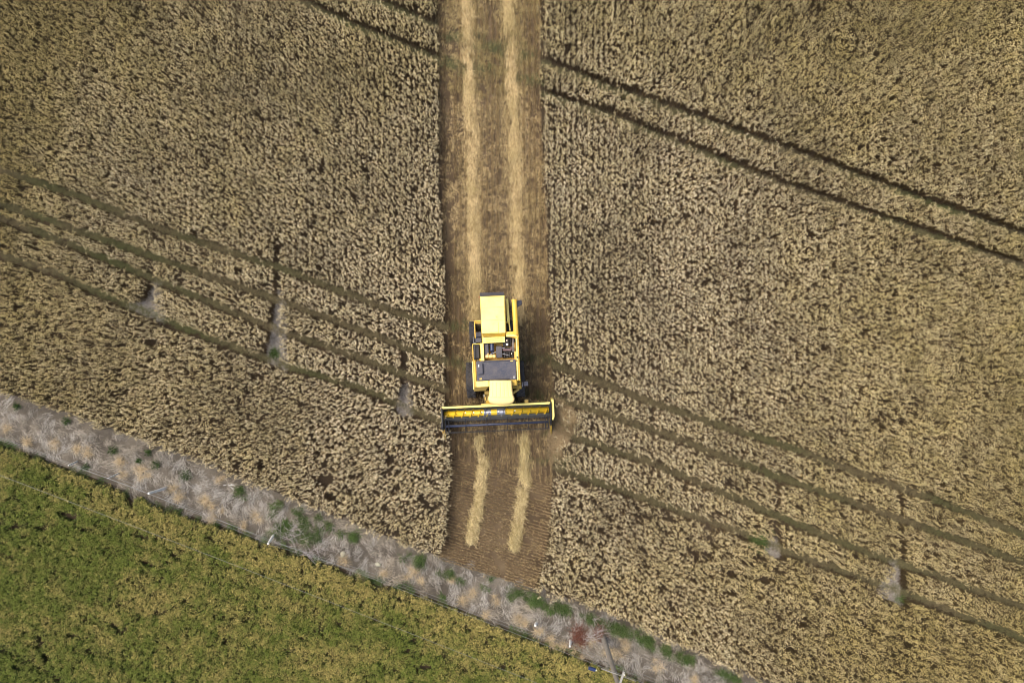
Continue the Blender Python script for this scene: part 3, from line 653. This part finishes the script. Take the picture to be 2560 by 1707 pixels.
# engine bay
part('frame', mPale, [(1201.5, 857.5, 1209.8, 902, 2.0, 2.62)], bev=.015)
part('frame', mYel, [(1181.2, 858.5, 1202, 861, 2.5, 2.56), (1181.2, 861, 1183.2, 902, 2.5, 2.56), (1199, 896, 1210, 902, 2.3, 2.6)], bev=.008)
part('radiator', mBlk, [(1184.5, 862, 1199.5, 898, 1.3, 2.2), (1186.5, 868, 1198, 896, 2.2, 2.3)], bev=.02)
mb = MB()
for i in range(7): pbox(mb, 1184.8, 864 + i * 4.6, 1186, 867 + i * 4.6, 2.2, 2.42)
mb.build('radiator_grille', mSil, root, .004)
part('air_box', mNavy, [(1211, 858.5, 1222, 895, 2.0, 2.5)], bev=.03)
mb = MB(); mb.cyl(L2(1229.5, 859, 2.45), L2(1230.5, 876, 2.45), .10, 16); mb.cyl(L2(1230.5, 876, 2.45), L2(1231, 882, 2.4), .10, 16, .05); mb.cyl(L2(1231, 879, 2.4), L2(1231, 886, 2.35), .05, 12); mb.build('air_filter', mReel, root, .008)
mb = MB()
for i, xx in enumerate((1218, 1226.6, 1235)):
    mb.cyl(L2(xx - 3.9, 891.2 - i * .2, 2.5), L2(xx + 3.7, 891 - i * .2, 2.5), .075, 16)
mb.cyl(L2(1220, 887, 2.5), L2(1220.5, 883, 2.55), .03, 8)
mb.build('coolant_bottle', mCream, root, .02)
part('battery_box', mNavy, [(1240.5, 866, 1255.5, 894.5, 2.0, 2.48), (1241.5, 863, 1255, 865, 2.3, 2.42)], bev=.02)
part('engine', mBlk, [(1256.5, 843, 1279, 866, 1.9, 2.3), (1257, 868, 1284, 895, 1.9, 2.25), (1261, 846, 1272, 862, 2.3, 2.5), (1260, 879, 1263, 894, 2.25, 2.42), (1266.5, 880, 1269.5, 894, 2.25, 2.42), (1273, 879, 1275.5, 893, 2.25, 2.45)], bev=.02)
mb = MB(); mb.cyl(L2(1257, 874.5, 2.5), L2(1277, 874.5, 2.5), .045, 12); mb.cyl(L2(1277, 874.5, 2.5), L2(1279, 868, 2.4), .045, 12); mb.build('exhaust_pipe', paint('rusty_pipe', srgb(112, 92, 98), .6, srgb(90, 60, 44), .5), root, .006)
for a_, b_, r_ in (((1267.8, 861, 2.3), (1267.8, 861, 2.68), .055), ((1267, 851, 2.3), (1267, 851, 2.6), .035), ((1279.3, 881, 2.2), (1279, 885, 2.5), .02)):
    mb = MB(); mb.cyl(L2(*a_), L2(*b_), r_, 12); mb.build('filler_cap', mWht, root, .01)
mb = MB()
for a, b in (((1281, 845), (1282, 878)), ((1284, 846), (1285, 880)), ((1246, 872), (1262, 869)), ((1225, 886), (1240, 880)), ((1256, 884), (1275, 889))):
    mb = MB(); mb.cyl(L2(*a, 2.45), L2(*b, 2.42), .018, 6); mb.build('hose', mSil, root)
part('engine_deck', mTan, [(1210, 857.5, 1290.5, 902, 1.9, 1.98), (1286, 878, 1291, 901, 1.98, 2.5)])
# grain tank and its dark cover
tank = part('grain_tank', mYel, [(1190.5, 902.5, 1291, 966, 2.0, 3.08)], bev=.03)
cov = part('tank_cover', mNavy, [(1191, 900.5, 1290.5, 950.5, 3.09, 3.17)], tank, .025)
part('inspection_box', mNavy, [(1194.6, 908, 1207, 935.5, 3.17, 3.29)], tank, .02)
part('latch', mTan, [(1276, 900.8, 1283, 903.8, 3.165, 3.20)], tank, .006); part('latch', mTan, [(1198.8, 945, 1204.8, 949, 3.165, 3.20)], tank, .006)
part('label_plate', mWht, [(1195.6, 911, 1198, 917.5, 3.285, 3.30)], tank, .003); part('label_plate', mWht, [(1284.2, 940, 1286, 946, 3.165, 3.185)], tank, .003)
mb = MB()
for (x, y) in ((1240, 903), (1240, 948)): mb = MB(); pbox(mb, 1208, y - .8, 1274, y + .8, 3.165, 3.185); mb.build('cover_seam', mBlk, tank, .004)
part('rim', mPale, [(1181.5, 903, 1184, 973, 3.12, 3.16), (1291.8, 903, 1295, 950, 3.10, 3.15)], bev=.008)
part('tank_shoulder', mPale, [(1190.8, 952, 1222, 967, 3.08, 3.13)], tank, .015)
mb = MB(); t_ = [L2(1183.5, 968, 3.05), L2(1222, 966.2, 3.05)]; b_ = [L2(1184.5, 978, 2.7), L2(1214, 976.5, 2.7)]
mb.hull([(b_[0][0], b_[0][1], 2.66), (b_[1][0], b_[1][1], 2.66), (t_[1][0], t_[1][1], 3.06), (t_[0][0], t_[0][1], 3.06)], [(b_[0][0], b_[0][1], 1.6), (b_[1][0], b_[1][1], 1.6), (t_[1][0], t_[1][1], 1.6), (t_[0][0], t_[0][1], 1.6)])
mb.build('tank_front', mTan, tank, .012)
mb = MB(); mb.cyl(L2(1293.6, 893, 3.1), L2(1293.6, 893, 3.19), .04, 12); mb.build('filler_cap', mBlk, root, .006)
# cab and roof
cab = part('cab', mGls, [(1224, 956, 1279, 996, 1.7, 3.25)], bev=.03)
part('pillar', mBlk, [(1223.4, 955, 1226.4, 958, 1.7, 3.3), (1276.6, 955, 1279.6, 958, 1.7, 3.3), (1223.4, 993, 1226.4, 996.6, 1.7, 3.3), (1276.6, 993, 1279.6, 996.6, 1.7, 3.3)], cab, .01)
part('cab_floor', mYel, [(1223, 955, 1280, 997, 1.45, 1.69)], cab)
nx, ny = 56, 40; vs, fs = [], []; zr = 3.50
def hwid(t): return np.interp(t, [0, .05, .5, .72, .80, .88, .95, 1.0], [27.2, 28.4, 29.0, 30.6, 32.6, 33.4, 32.8, 31.0])
pc0 = (1251.3, 950.5); pc1 = (1253.4, 1003)
for j in range(ny + 1):
    t = j / ny
    for i in range(nx + 1):
        s = -1 + 2 * i / nx; w_ = hwid(t)
        bow = 9.5 * math.sqrt(max(0, 1 - (abs(s)) ** 2.4)) * max(0, (t - .72) / .28) ** 1.5
        x = pc0[0] + (pc1[0] - pc0[0]) * t + s * w_; y = pc0[1] + (pc1[1] - pc0[1]) * t + bow
        edge = max(abs(s), 0); z = zr + .06 * (1 - s * s) - .10 * max(0, (edge - .9) / .1) ** 2 - .10 * max(0, (t - .93) / .07) ** 2 - .07 * max(0, (.05 - t) / .05) ** 2 - .05 * max(0, (t - .78) / .22)
        if .10 < t < .80:
            for gx in (-.66, -.33, 0, .33, .66): z -= .026 * math.exp(-((s - gx) / .022) ** 2)
        z -= .02 * math.exp(-((t - .815) / .02) ** 2)
        vs.append(L2(x, y, z))
for j in range(ny):
    for i in range(nx): a = j * (nx + 1) + i; fs.append((a, a + 1, a + nx + 2, a + nx + 1))
nb = len(vs); ring = [i for i in range(nx + 1)] + [j * (nx + 1) + nx for j in range(1, ny + 1)] + [ny * (nx + 1) + i for i in range(nx - 1, -1, -1)] + [j * (nx + 1) for j in range(ny - 1, 0, -1)]
for r_ in ring: vs.append((vs[r_][0], vs[r_][1], 3.24))
m_ = len(ring)
for i in range(m_): fs.append((ring[i], ring[(i + 1) % m_], nb + (i + 1) % m_, nb + i))
fs.append(tuple(range(nb, nb + m_)))
mb = MB(); mb.add(vs, fs); mb.build('cab_roof', mCream, cab, smooth=False)
for p in bpy.data.objects['cab_roof'].data.polygons: p.use_smooth = len(p.vertices) == 4
# platforms, ladder, mirrors
part('platform', mTan, [(1281, 951, 1295, 969, 1.6, 1.68)])
part('guard_rail', mYel, [(1281, 950.5, 1303, 952.8, 2.3, 2.36), (1281, 959.5, 1292, 961.5, 2.3, 2.36), (1292.5, 953, 1294.5, 972, 2.3, 2.36), (1295.5, 955, 1303.5, 972, 2.0, 2.12), (1281.5, 968, 1296, 971, 2.1, 2.16)], bev=.008)
mb = MB(); mb.cyl(L2(1282, 982, 2.1), L2(1297, 972, 2.1), .06, 8); mb.build('guard_rail', mTan, root)
part('ladder', mTan, [(1211.5, 977, 1222.5, 985, 1.9, 1.98), (1211.5, 986, 1222.5, 1001, 1.7, 1.78), (1211.8, 979, 1214, 1001, 1.74, 1.92)], bev=.01)
part('mirror', mWht, [(1209.2, 985.5, 1210.8, 992, 1.9, 2.2)])
mb = MB(); mb.path([L2(1296, 962, 2.2), L2(1310, 960, 2.2)], .015, 6); pbox(mb, 1309, 953.5, 1320.5, 964.5, 1.95, 2.40); mb.build('mirror', mNavy, root, .015)
part('lamp_bracket', mSil, [(1305.6, 955, 1307, 967, 2.0, 2.35)])
# feeder house
mb = MB(); t4 = [L2(1216, 978, 1.55), L2(1280, 976, 1.55), L2(1281, 1008, 1.05), L2(1214, 1011, 1.05)]
mb.hull([t4[3], t4[2], t4[1], t4[0]], [(p[0], p[1], p[2] - .6) for p in (t4[3], t4[2], t4[1], t4[0])]); mb.build('feeder_house', mYel, root, .02)

# wheels
def wheel(px, py, zc, r, wd, lugs, rear=False):
    c = Vector(L2(px, py, zc * 1.4)); c.z = zc
    prof = [(-.5, .62), (-.52, .72), (-.5, .88), (-.42, .965), (-.3, 1.0), (.3, 1.0), (.42, .965), (.5, .88), (.52, .72), (.5, .62)]
    n = 44; vs, fs = [], []
    for i in range(n):
        a = 2 * math.pi * i / n
        for (u, k) in prof: vs.append((c.x + u * wd, c.y + k * r * math.cos(a), c.z + k * r * math.sin(a)))
    m = len(prof)
    for i in range(n):
        for j in range(m): fs.append((i * m + j, i * m + (j + 1) % m, ((i + 1) % n) * m + (j + 1) % m, ((i + 1) % n) * m + j))
    mb = MB(); mb.add(vs, fs)
    for i in range(lugs):
        for sgn in (-1, 1):
            a = 2 * math.pi * (i + (.5 if sgn > 0 else 0)) / lugs
            M = Matrix.Rotation(a, 4, 'X') @ Matrix.Translation((sgn * wd * .26, r * 1.0, 0)) @ Matrix.Rotation(sgn * R(38), 4, 'Y')
            mb.box(c, (1, 1, 1), M=M @ Matrix.Diagonal((wd * .5, .07, .07, 1)))
    ty = mb.build('wheel', mRub, root, .006)
    mb = MB(); mb.cyl(c - Vector((wd * .42, 0, 0)), c + Vector((wd * .42, 0, 0)), r * .63, 24); mb.cyl(c - Vector((wd * .5, 0, 0)), c + Vector((wd * .5, 0, 0)), r * .2, 16)
    mb.build('rim', mYel, ty, .01)
wheel(1177.5, 951, .82, .82, .42, 20); wheel(1300, 948, .82, .82, .42, 20)
wheel(1182.5, 834, .56, .56, .32, 16); wheel(1276, 832, .56, .56, .32, 16)
mb = MB(); mb.cyl(L2(1183, 834, .56), L2(1277, 832, .56), .08, 10); mb.build('axle', mBlk, root); mb = MB(); mb.cyl(L2(1178, 951, .85), L2(1300, 949, .85), .13, 12); mb.build('axle', mBlk, root)

# header
hz = L2(1240, 1013, 1.1); HW = 2.56; bx = hz[0]; yb_ = hz[1]
ya_ = L2(1240, 1030, .65)[1]; yr_ = L2(1240.5, 1060, 1.05)[1]
mb = MB()      # trough: back sheet and curved floor
prof = [(yb_ - .02, 1.05), (yb_ - .03, .62), (ya_ + .22, .42), (ya_ + .12, .30), (ya_ - .10, .24), (ya_ - .26, .21), (ya_ - .36, .15)]
vs = []; fs = []
for sx in (-1, 1):
    for (y, z) in prof: vs.append((bx + sx * HW, y, z))
    for (y, z) in prof: vs.append((bx + sx * HW, y, z - .05))
m = len(prof)
for j in range(m - 1): fs += [(j, j + 1, 2 * m + j + 1, 2 * m + j), (m + j, 3 * m + j, 3 * m + j + 1, m + j + 1)]
fs += [(0, 2 * m, 3 * m, m), (m - 1, 2 * m - 1, 4 * m - 1, 3 * m - 1), tuple(list(range(m)) + list(range(2 * m - 1, m - 1, -1))), tuple(list(range(2 * m, 3 * m)) + list(range(4 * m - 1, 3 * m - 1, -1)))]
mb.add(vs, fs); head = mb.build('header', mGry, root)
mb = MB(); mb.box((bx, yb_, 1.12), (HW * 2 + .02, .095, .16)); mb.build('back_beam', mPale, head, .015)
mb = MB(); mb.box((bx - .02, yb_ + .07, 1.16), (1.35, .10, .06)); mb.box((bx + .55, yb_ + .10, 1.1), (.1, .1, .12)); mb.build('coupling_plate', mTan, head, .01)
mb = MB()
for t in (.36, .78):
    mb = MB(); mb.cyl((bx + HW * t, yb_ + .08, 1.0), (bx + HW * t, yb_ + .14, 1.28), .02, 8); mb.build('hook', mTan, head, .004)
mb = MB(); mb.box((bx + 1.45, yb_ + .12, 1.0), (.18, .16, .12)); mb.build('valve_block', mTan, head, .006)
mb = MB(); mb.box((bx, ya_ - .38, .13), (HW * 2 + .06, .06, .03))
for i in range(66): mb.box((bx - HW + .04 + i * .0775, ya_ - .45, .12), (.022, .10, .02))
mb.build('cutter_bar', mBlk, head)
RA = .145
mb = MB(); mb.cyl((bx - HW + .05, ya_, .62), (bx + HW - .05, ya_, .62), RA, 28); ag = mb.build('auger_drum', mAug, head, .0)
for f in ag.data.polygons: f.use_smooth = len(f.vertices) == 4
mb = MB(); mb.cyl((bx - .60, ya_, .62), (bx - .26, ya_, .62), RA + .006, 28); mb.build('worn_sleeve', mSil, head); mb = MB(); mb.cyl((bx + .02, ya_, .62), (bx + .42, ya_, .62), RA + .006, 28); mb.build('worn_sleeve', mSil, head)
for sgn in (-1, 1):
    mb = MB(); x0, x1 = (.40, HW - .08); turns = (x1 - x0) / .40; nn = int(turns * 28); vs, fs = [], []
    for i in range(nn + 1):
        t = i / nn; a = sgn * 2 * math.pi * turns * t; x = bx + sgn * (x0 + (x1 - x0) * t)
        for r_, dx in ((RA - .01, -.006), (.205, -.003), (.205, .003), (RA - .01, .006)):
            vs.append((x + dx, ya_ + r_ * math.sin(a), .62 + r_ * math.cos(a)))
    for i in range(nn):
        for j in range(3): fs.append((4 * i + j, 4 * i + j + 1, 4 * i + j + 5, 4 * i + j + 4))
    mb.add(vs, fs); mb.build('auger_flight', mAug, head)
for side, m2 in ((-1, mSil), (1, mSil)):
    mb = MB()
    x0 = -.30 if side < 0 else -.02
    n = 30; vs, fs = [], []
    for i in range(n + 1):
        t = i / n; a = R(-100) + side * 2 * math.pi * t * .9; x = bx - .05 + side * (.25 + .33 * t)
        for r_, dx in ((RA, -.006), (.235, -.004), (.235, .004), (RA, .006)): vs.append((x + dx, ya_ + r_ * math.sin(a), .62 + r_ * math.cos(a)))
    for i in range(n):
        for j in range(3): fs.append((4 * i + j, 4 * i + j + 1, 4 * i + j + 5, 4 * i + j + 4))
    mb.add(vs, fs); mb.build('auger_flight', m2, head)
mb = MB(); mw = MB()
for i in range(13):
    x = bx - HW + .25 + i * .395; a = R(12 + (i * 7) % 20)
    mb = MB(); mb.cyl((x, ya_ + .02, .62 + RA - .02), (x + .01, ya_ + .02 - .06, .62 + RA + .055), .012, 6); mb.build('auger_finger', mBlk, head)
    if i in (2, 3, 4, 8, 6): mw = MB(); mw.box((x + .03, ya_ + .045, .62 + RA - .006), (.055, .075, .012), M=Matrix.Rotation(R(-16), 4, 'X')); mw.build('finger_guide', mWht, head, .003)
# end sheets, shield, dividers
for sx in (-1, 1):
    x = bx + sx * (HW + .035); mb = MB()
    ys = [yb_ + .05, yb_ + .05, yr_ + .25, yr_ - .12, yr_ - .25, yr_ - .25]; zs = [.15, 1.12, 1.10, .75, .55, .12]
    pts = list(zip(ys, zs)); vs = [(x - .02, y, z) for y, z in pts] + [(x + .02, y, z) for y, z in pts]; n = len(pts)
    mb.add(vs, [(i, (i + 1) % n, n + (i + 1) % n, n + i) for i in range(n)] + [tuple(range(n)), tuple(range(n, 2 * n))]); mb.build('end_sheet', mGry if sx < 0 else mBlk, head, .004)
    # crop divider: long pointed snout
    mb = MB(); yt = L2(1240, 1094, .3)[1]; yk = yr_ - .22
    for q in ((-.05, .055) if sx < 0 else (0,)):
        base = [(x + q - .045, yk, .10), (x + q + .045, yk, .10), (x + q + .03, yk, .62), (x + q - .03, yk, .62)]
        tip = [(x + q * .4 - .008, yt, .08), (x + q * .4 + .008, yt, .08), (x + q * .4 + .006, yt, .12), (x + q * .4 - .006, yt, .12)]
        mb.hull(tip, base)
    mb.build('crop_divider', mYel, head, .006)
mb = MB(); xs0, xs1 = bx + HW + .075, bx + HW + .20; yA = L2(1379, 998, 1.0)[1]; yB = L2(1379, 1050, 1.0)[1]
poly = [(xs0, yA), (xs0, yB), (xs0 + .06, yB), (xs1, yB + .16), (xs1 - .01, yA + .0), ]
mb.hull([(x, y, 1.0) for x, y in poly], [(x, y, .2) for x, y in poly]); mb.build('drive_shield', mPale, head, .035, seg=3)
mb = MB(); mb.cyl((bx - HW - .10, yr_ + .02, .95), (bx - HW + .02, yr_ + .02, .95), .17, 20); mb.cyl((bx - HW - .12, ya_ - .1, .8), (bx - HW - .04, ya_ - .1, .8), .1, 16); mb.build('drive_pulley', mBlk, head, .01)
# reel
mb = MB(); zr_ = 1.02; mb.cyl((bx - HW + .16, yr_, zr_), (bx + HW - .14, yr_, zr_), .058, 20)
reel = mb.build('reel', mReel, root); 
for f in reel.data.polygons: f.use_smooth = len(f.vertices) == 4
RR = .36; angs = [R(18 + 60 * i) for i in range(6)]
for i, sx in enumerate([-HW + .13, -HW + .28, -1.48, -.47, .50, 1.50, HW - .26, HW - .12]):
    mb = MB(); end = i in (0, 1, 6, 7)
    for a in angs:
        mb.cyl((bx + sx, yr_, zr_), (bx + sx, yr_ + RR * math.cos(a), zr_ + RR * math.sin(a)), .013 if not end else .018, 6)
    if end:
        for a, b in zip(angs, angs[1:] + angs[:1]): mb.cyl((bx + sx, yr_ + RR * .9 * math.cos(a), zr_ + RR * .9 * math.sin(a)), (bx + sx, yr_ + RR * .9 * math.cos(b), zr_ + RR * .9 * math.sin(b)), .012, 6)
    mb.build('reel_spider', mBlk, reel)
for a in angs:
    y, z = yr_ + RR * math.cos(a), zr_ + RR * math.sin(a)
    mb = MB(); mb.cyl((bx - HW + .13, y, z), (bx + HW - .12, y, z), .012, 8)
    for i in range(34):
        x = bx - HW + .22 + i * .146; mb.cyl((x, y, z), (x, y - .05, z - .24), .005, 4)
    mb.build('reel_bat', mBlk, reel)
for sx in (-1, 1):
    mb = MB(); mb.path([(bx + sx * (HW + .0), yb_, 1.2), (bx + sx * (HW - .0), yr_, zr_ + .02), (bx + sx * HW, yr_ - .18, zr_ - .05)], .035, 8); mb.build('reel_arm', mBlk, reel)

# ---------------------------------------------------------------- fence, pole, wires and oddments on the verge
mWood = paint('weathered_wood', srgb(214, 210, 200), .8, srgb(140, 134, 124), .4, scale=8, bump=.4)
mPole = paint('grey_pole_wood', srgb(132, 124, 112), .85, srgb(84, 76, 68), .5, scale=6, bump=.4)
mArm = paint('crossarm_wood', srgb(150, 146, 136), .8, srgb(100, 94, 86), .5, scale=6)
mWire = paint('wire_steel', srgb(140, 142, 140), .5, srgb(110, 110, 110), .2, metal=.3)
fence = empty('wire_fence', at(414, 1219), 0, 'old wire fence with leaning grey posts along the green crop', 'fence')
def wpart(name, mb, mat, parent, bev=0):
    o = mb.build(name, mat, parent, bev); o.location = -parent.location; return o
tops = []
for (bx_, by_, tx, ty, h, r_) in ((193, 1153, 171, 1163, 1.0, .045), (301, 1181, 270, 1195, 1.15, .04), (416, 1219, 371, 1233, 1.3, .075), (685, 1335, 670, 1359, 1.0, .07), (1427, 1600, 1424.5, 1615, .7, .075), (1341, 1556, 1338, 1563, .45, .08)):
    mb = MB(); a, b = at(bx_, by_, -.02), at(tx, ty, h)
    for i in range(6):
        p, q = a.lerp(b, i / 6), a.lerp(b, (i + 1) / 6); mb.cyl(p, q, r_ * (1 - .05 * i), 9, r_ * (.97 - .05 * i))
    wpart('post', mb, mWood, fence, .008); tops.append(b)
def wire(pts, r_, n=24, sag=0):
    mb = MB(); 
    for a, b in zip(pts[:-1], pts[1:]):
        P_ = [a.lerp(b, i / n) - Vector((0, 0, 4 * sag * (i / n) * (1 - i / n))) for i in range(n + 1)]; mb.path(P_, r_, 5)
    return mb
for dz in (0, -.35):
    wl = [at(-300, 989, .9), tops[0], tops[1], tops[2], tops[3], at(914, 1434, .85), at(1292, 1574, .8), tops[4], at(1535, 1666, .95), at(1900, 1805, .95)]
    wl = [p + Vector((0, 0, dz)) for p in wl]
    wpart('wire', wire(wl, .0038, 6, .03), mWire, fence)

pole = empty('utility_pole', at(1508, 1590), 0, 'grey wooden utility pole rising from the verge at the bottom edge', 'utility pole')
mb = MB(); top = at(1508, 1590, 0) + Vector((.02, -.03, 5.5)); base = at(1508, 1590, -.1)
mb.cyl(base, top, .13, 20, .095); wpart('shaft', mb, mPole, pole, .01)
xz = 5.15; pc = base.lerp(top, (xz + .1) / 5.6); dirx = Vector((.31, .95, 0)).normalized()
mb = MB(); M_ = Matrix.Rotation(math.atan2(dirx.y, dirx.x), 4, 'Z'); mb.box(pc + dirx * .0 + Vector((-.12, .04, 0)), (1.7, .08, .09), M=M_)
wpart('crossarm', mb, mArm, pole, .01)
ends = [pc + dirx * s_ + Vector((-.12, .04, .1)) for s_ in (.80, -.80)]
for e in ends:
    mb = MB(); mb.cyl(e, e + Vector((0, 0, .10)), .022, 10); mb.cyl(e + Vector((0, 0, .08)), e + Vector((0, 0, .16)), .035, 14, .02); wpart('insulator', mb, mWht, pole, .006)
mb = MB(); s0 = at(1503, 1670, 3.9); s1 = at(1541, 1684, 3.9); mb.cyl(s0, s1, .024, 10); mb.cyl(s1, at(1590, 1702, 3.9), .014, 8); wpart('stay_bar', mb, mArm, pole)
for e, far_, lb in ((ends[0], at(-700, 836, 5.2), 'thin power line above the old fence, tied to the near crossarm end'), (ends[1], at(-700, 925, 5.2), 'thin power line crossing above the green crop to the far left'),
                     (ends[0], at(2300, 1990, 5.3), 'short power line leaving the crossarm at the bottom edge to the right')):
    e = e + Vector((0, 0, .18)); mb = MB(); mb.path([e.lerp(far_, i / 60) - Vector((0, 0, .9 * (i / 60) * (1 - i / 60))) for i in range(61)], .0045, 6)
    o = mb.build('power_line', mWire); tag(o, lb, 'cable')

# brush, twigs, stones, can
mTw = paint('grey_twig', srgb(166, 156, 150), .8, srgb(110, 100, 92), .4)
mRust = plant_mat('rust_bracken', srgb(88, 50, 36), srgb(128, 76, 56), srgb(100, 70, 50))
def twigs(name, px, py, spread, n, L, ang, label, cat, mat=mTw, r_=.008, hmax=.35):
    mb = MB(); c0 = at(px, py)
    for i in range(n):
        a = random.gauss(ang, .45); l = random.uniform(.4, 1) * L; x, y = random.gauss(0, spread), random.gauss(0, spread * .6); z = random.uniform(.04, hmax); p = Vector((x, y, z)); P_ = [p]
        for k in range(4): a += random.gauss(0, .22); p = p + Vector((math.cos(a), math.sin(a), random.uniform(-.15, .15))) * l / 4; p.z = max(.02, p.z); P_.append(p)
        for k, (u_, v_) in enumerate(zip(P_[:-1], P_[1:])): mb.cyl(u_, v_, r_ * (1 - .2 * k), 5, r_ * (.8 - .2 * k) if k < 3 else .001)
    o = mb.build(name, mat); o.location = c0; return tag(o, label, cat)
twigs('brush_pile', 715, 1322, .45, 46, .9, R(-25), 'heap of bare pale twigs tangled in the green weeds beside the leaning post', 'brushwood')
twigs('brush_pile', 770, 1375, .3, 26, 1.3, R(-38), 'long thin grey twigs lying along the ditch below the twig heap', 'brushwood')
twigs('fallen_branch', 1478, 1586, .22, 14, 1.1, R(-8), 'bare forked branch lying just left of the foot of the utility pole', 'branch', r_=.014)
twigs('fallen_branch', 1482, 1540, .1, 5, .7, R(-30), 'small pale branch lying at the wheat edge above the utility pole', 'branch', r_=.012)
twigs('fallen_branch', 572, 1213, .14, 8, .5, R(-30), 'little heap of white broken sticks at the wheat edge', 'branch', mWood, r_=.014, hmax=.12)
twigs('fallen_branch', 330, 1164, .06, 3, .4, R(30), 'dark stick lying in dry grass above the second fence post', 'branch', mPole, r_=.014, hmax=.1)
def bush(px, py, n, s, label):
    b = Plant()
    for i in range(n):
        a = random.uniform(0, 6.28); L = random.uniform(.05, .12); dd = Vector((math.cos(a), math.sin(a), 0)); b0 = Vector((random.gauss(0, s), random.gauss(0, s * 1.5), random.uniform(.02, .3)))
        b.ribbon([b0, b0 + dd * L * .5 + Vector((0, 0, .03)), b0 + dd * L - Vector((0, 0, .01))], .018, 0, random.random(), side=dd.cross(Vector((0, 0, 1))))
    me = bpy.data.meshes.new('dead_bush'); me.from_pydata(b.v, [], b.f); a_ = me.attributes.new('shade', 'FLOAT', 'POINT'); a_.data.foreach_set('value', b.sh)
    me.materials.append(mRust); o = bpy.data.objects.new('dead_bush', me); C.objects.link(o); o.location = at(px, py); tag(o, label, 'bush')
bush(1446, 1585, 900, .22, 'rust brown dead bush left of the utility pole'); bush(1497, 1572, 260, .18, 'sparse reddish dead bush just above the foot of the utility pole')
def stone(px, py, r_, label):
    bm = bmesh.new(); bmesh.ops.create_icosphere(bm, subdivisions=3, radius=r_)
    for v in bm.verts:
        k = 1 + .35 * (random.random() - .5) * .4 + .22 * math.sin(v.co.x / r_ * 3 + px) * math.cos(v.co.y / r_ * 2.5); v.co *= k; v.co.z *= .75; v.co.x *= 1.3
    me = bpy.data.meshes.new('stone'); bm.to_mesh(me); bm.free(); me.materials.append(mStone); o = bpy.data.objects.new('stone', me); C.objects.link(o); o.location = at(px, py) + Vector((0, 0, r_ * .5)); o.rotation_euler = (0, 0, random.uniform(0, 3)); tag(o, label, 'stone')
mStone = paint('pale_stone', srgb(150, 146, 122), .85, srgb(120, 112, 100), .5, scale=8, bump=.5)
stone(769, 1352, .09, 'pale stone at the lower end of the green weed patch beside the twigs'); stone(858, 1384, .12, 'pale stone in the dead grass right of the weed patch, above the dark ditch'); stone(946, 1409, .11, 'grey stone nearest the cut strip, among straw tussocks')
can = empty('plastic_can', at(1478, 1659), R(-18), 'dark blue plastic can with white cap lying at the edge of the green crop', 'can')
mBlue = paint('blue_plastic', srgb(30, 46, 82), .4, srgb(60, 60, 70), .2)
mb = MB(); mb.cyl((-.20, 0, .5), (.15, 0, .5), .09, 18); mb.build('can_body', mBlue, can, .02); mb = MB(); mb.cyl((.15, 0, .5), (.22, 0, .5), .035, 12); mb.build('cap', mWht, can, .005)

for o in bpy.data.objects:
    if o.parent is None:
        for pre, grp in (('stone', 'stones lying on the verge'), ('power_line', 'wires on the utility pole'), ('fallen_branch', 'broken branches on the verge'), ('brush_pile', 'heaps of twigs below the weeds'), ('dead_bush', 'rust brown bushes by the pole')):
            if o.name.startswith(pre): o['group'] = grp
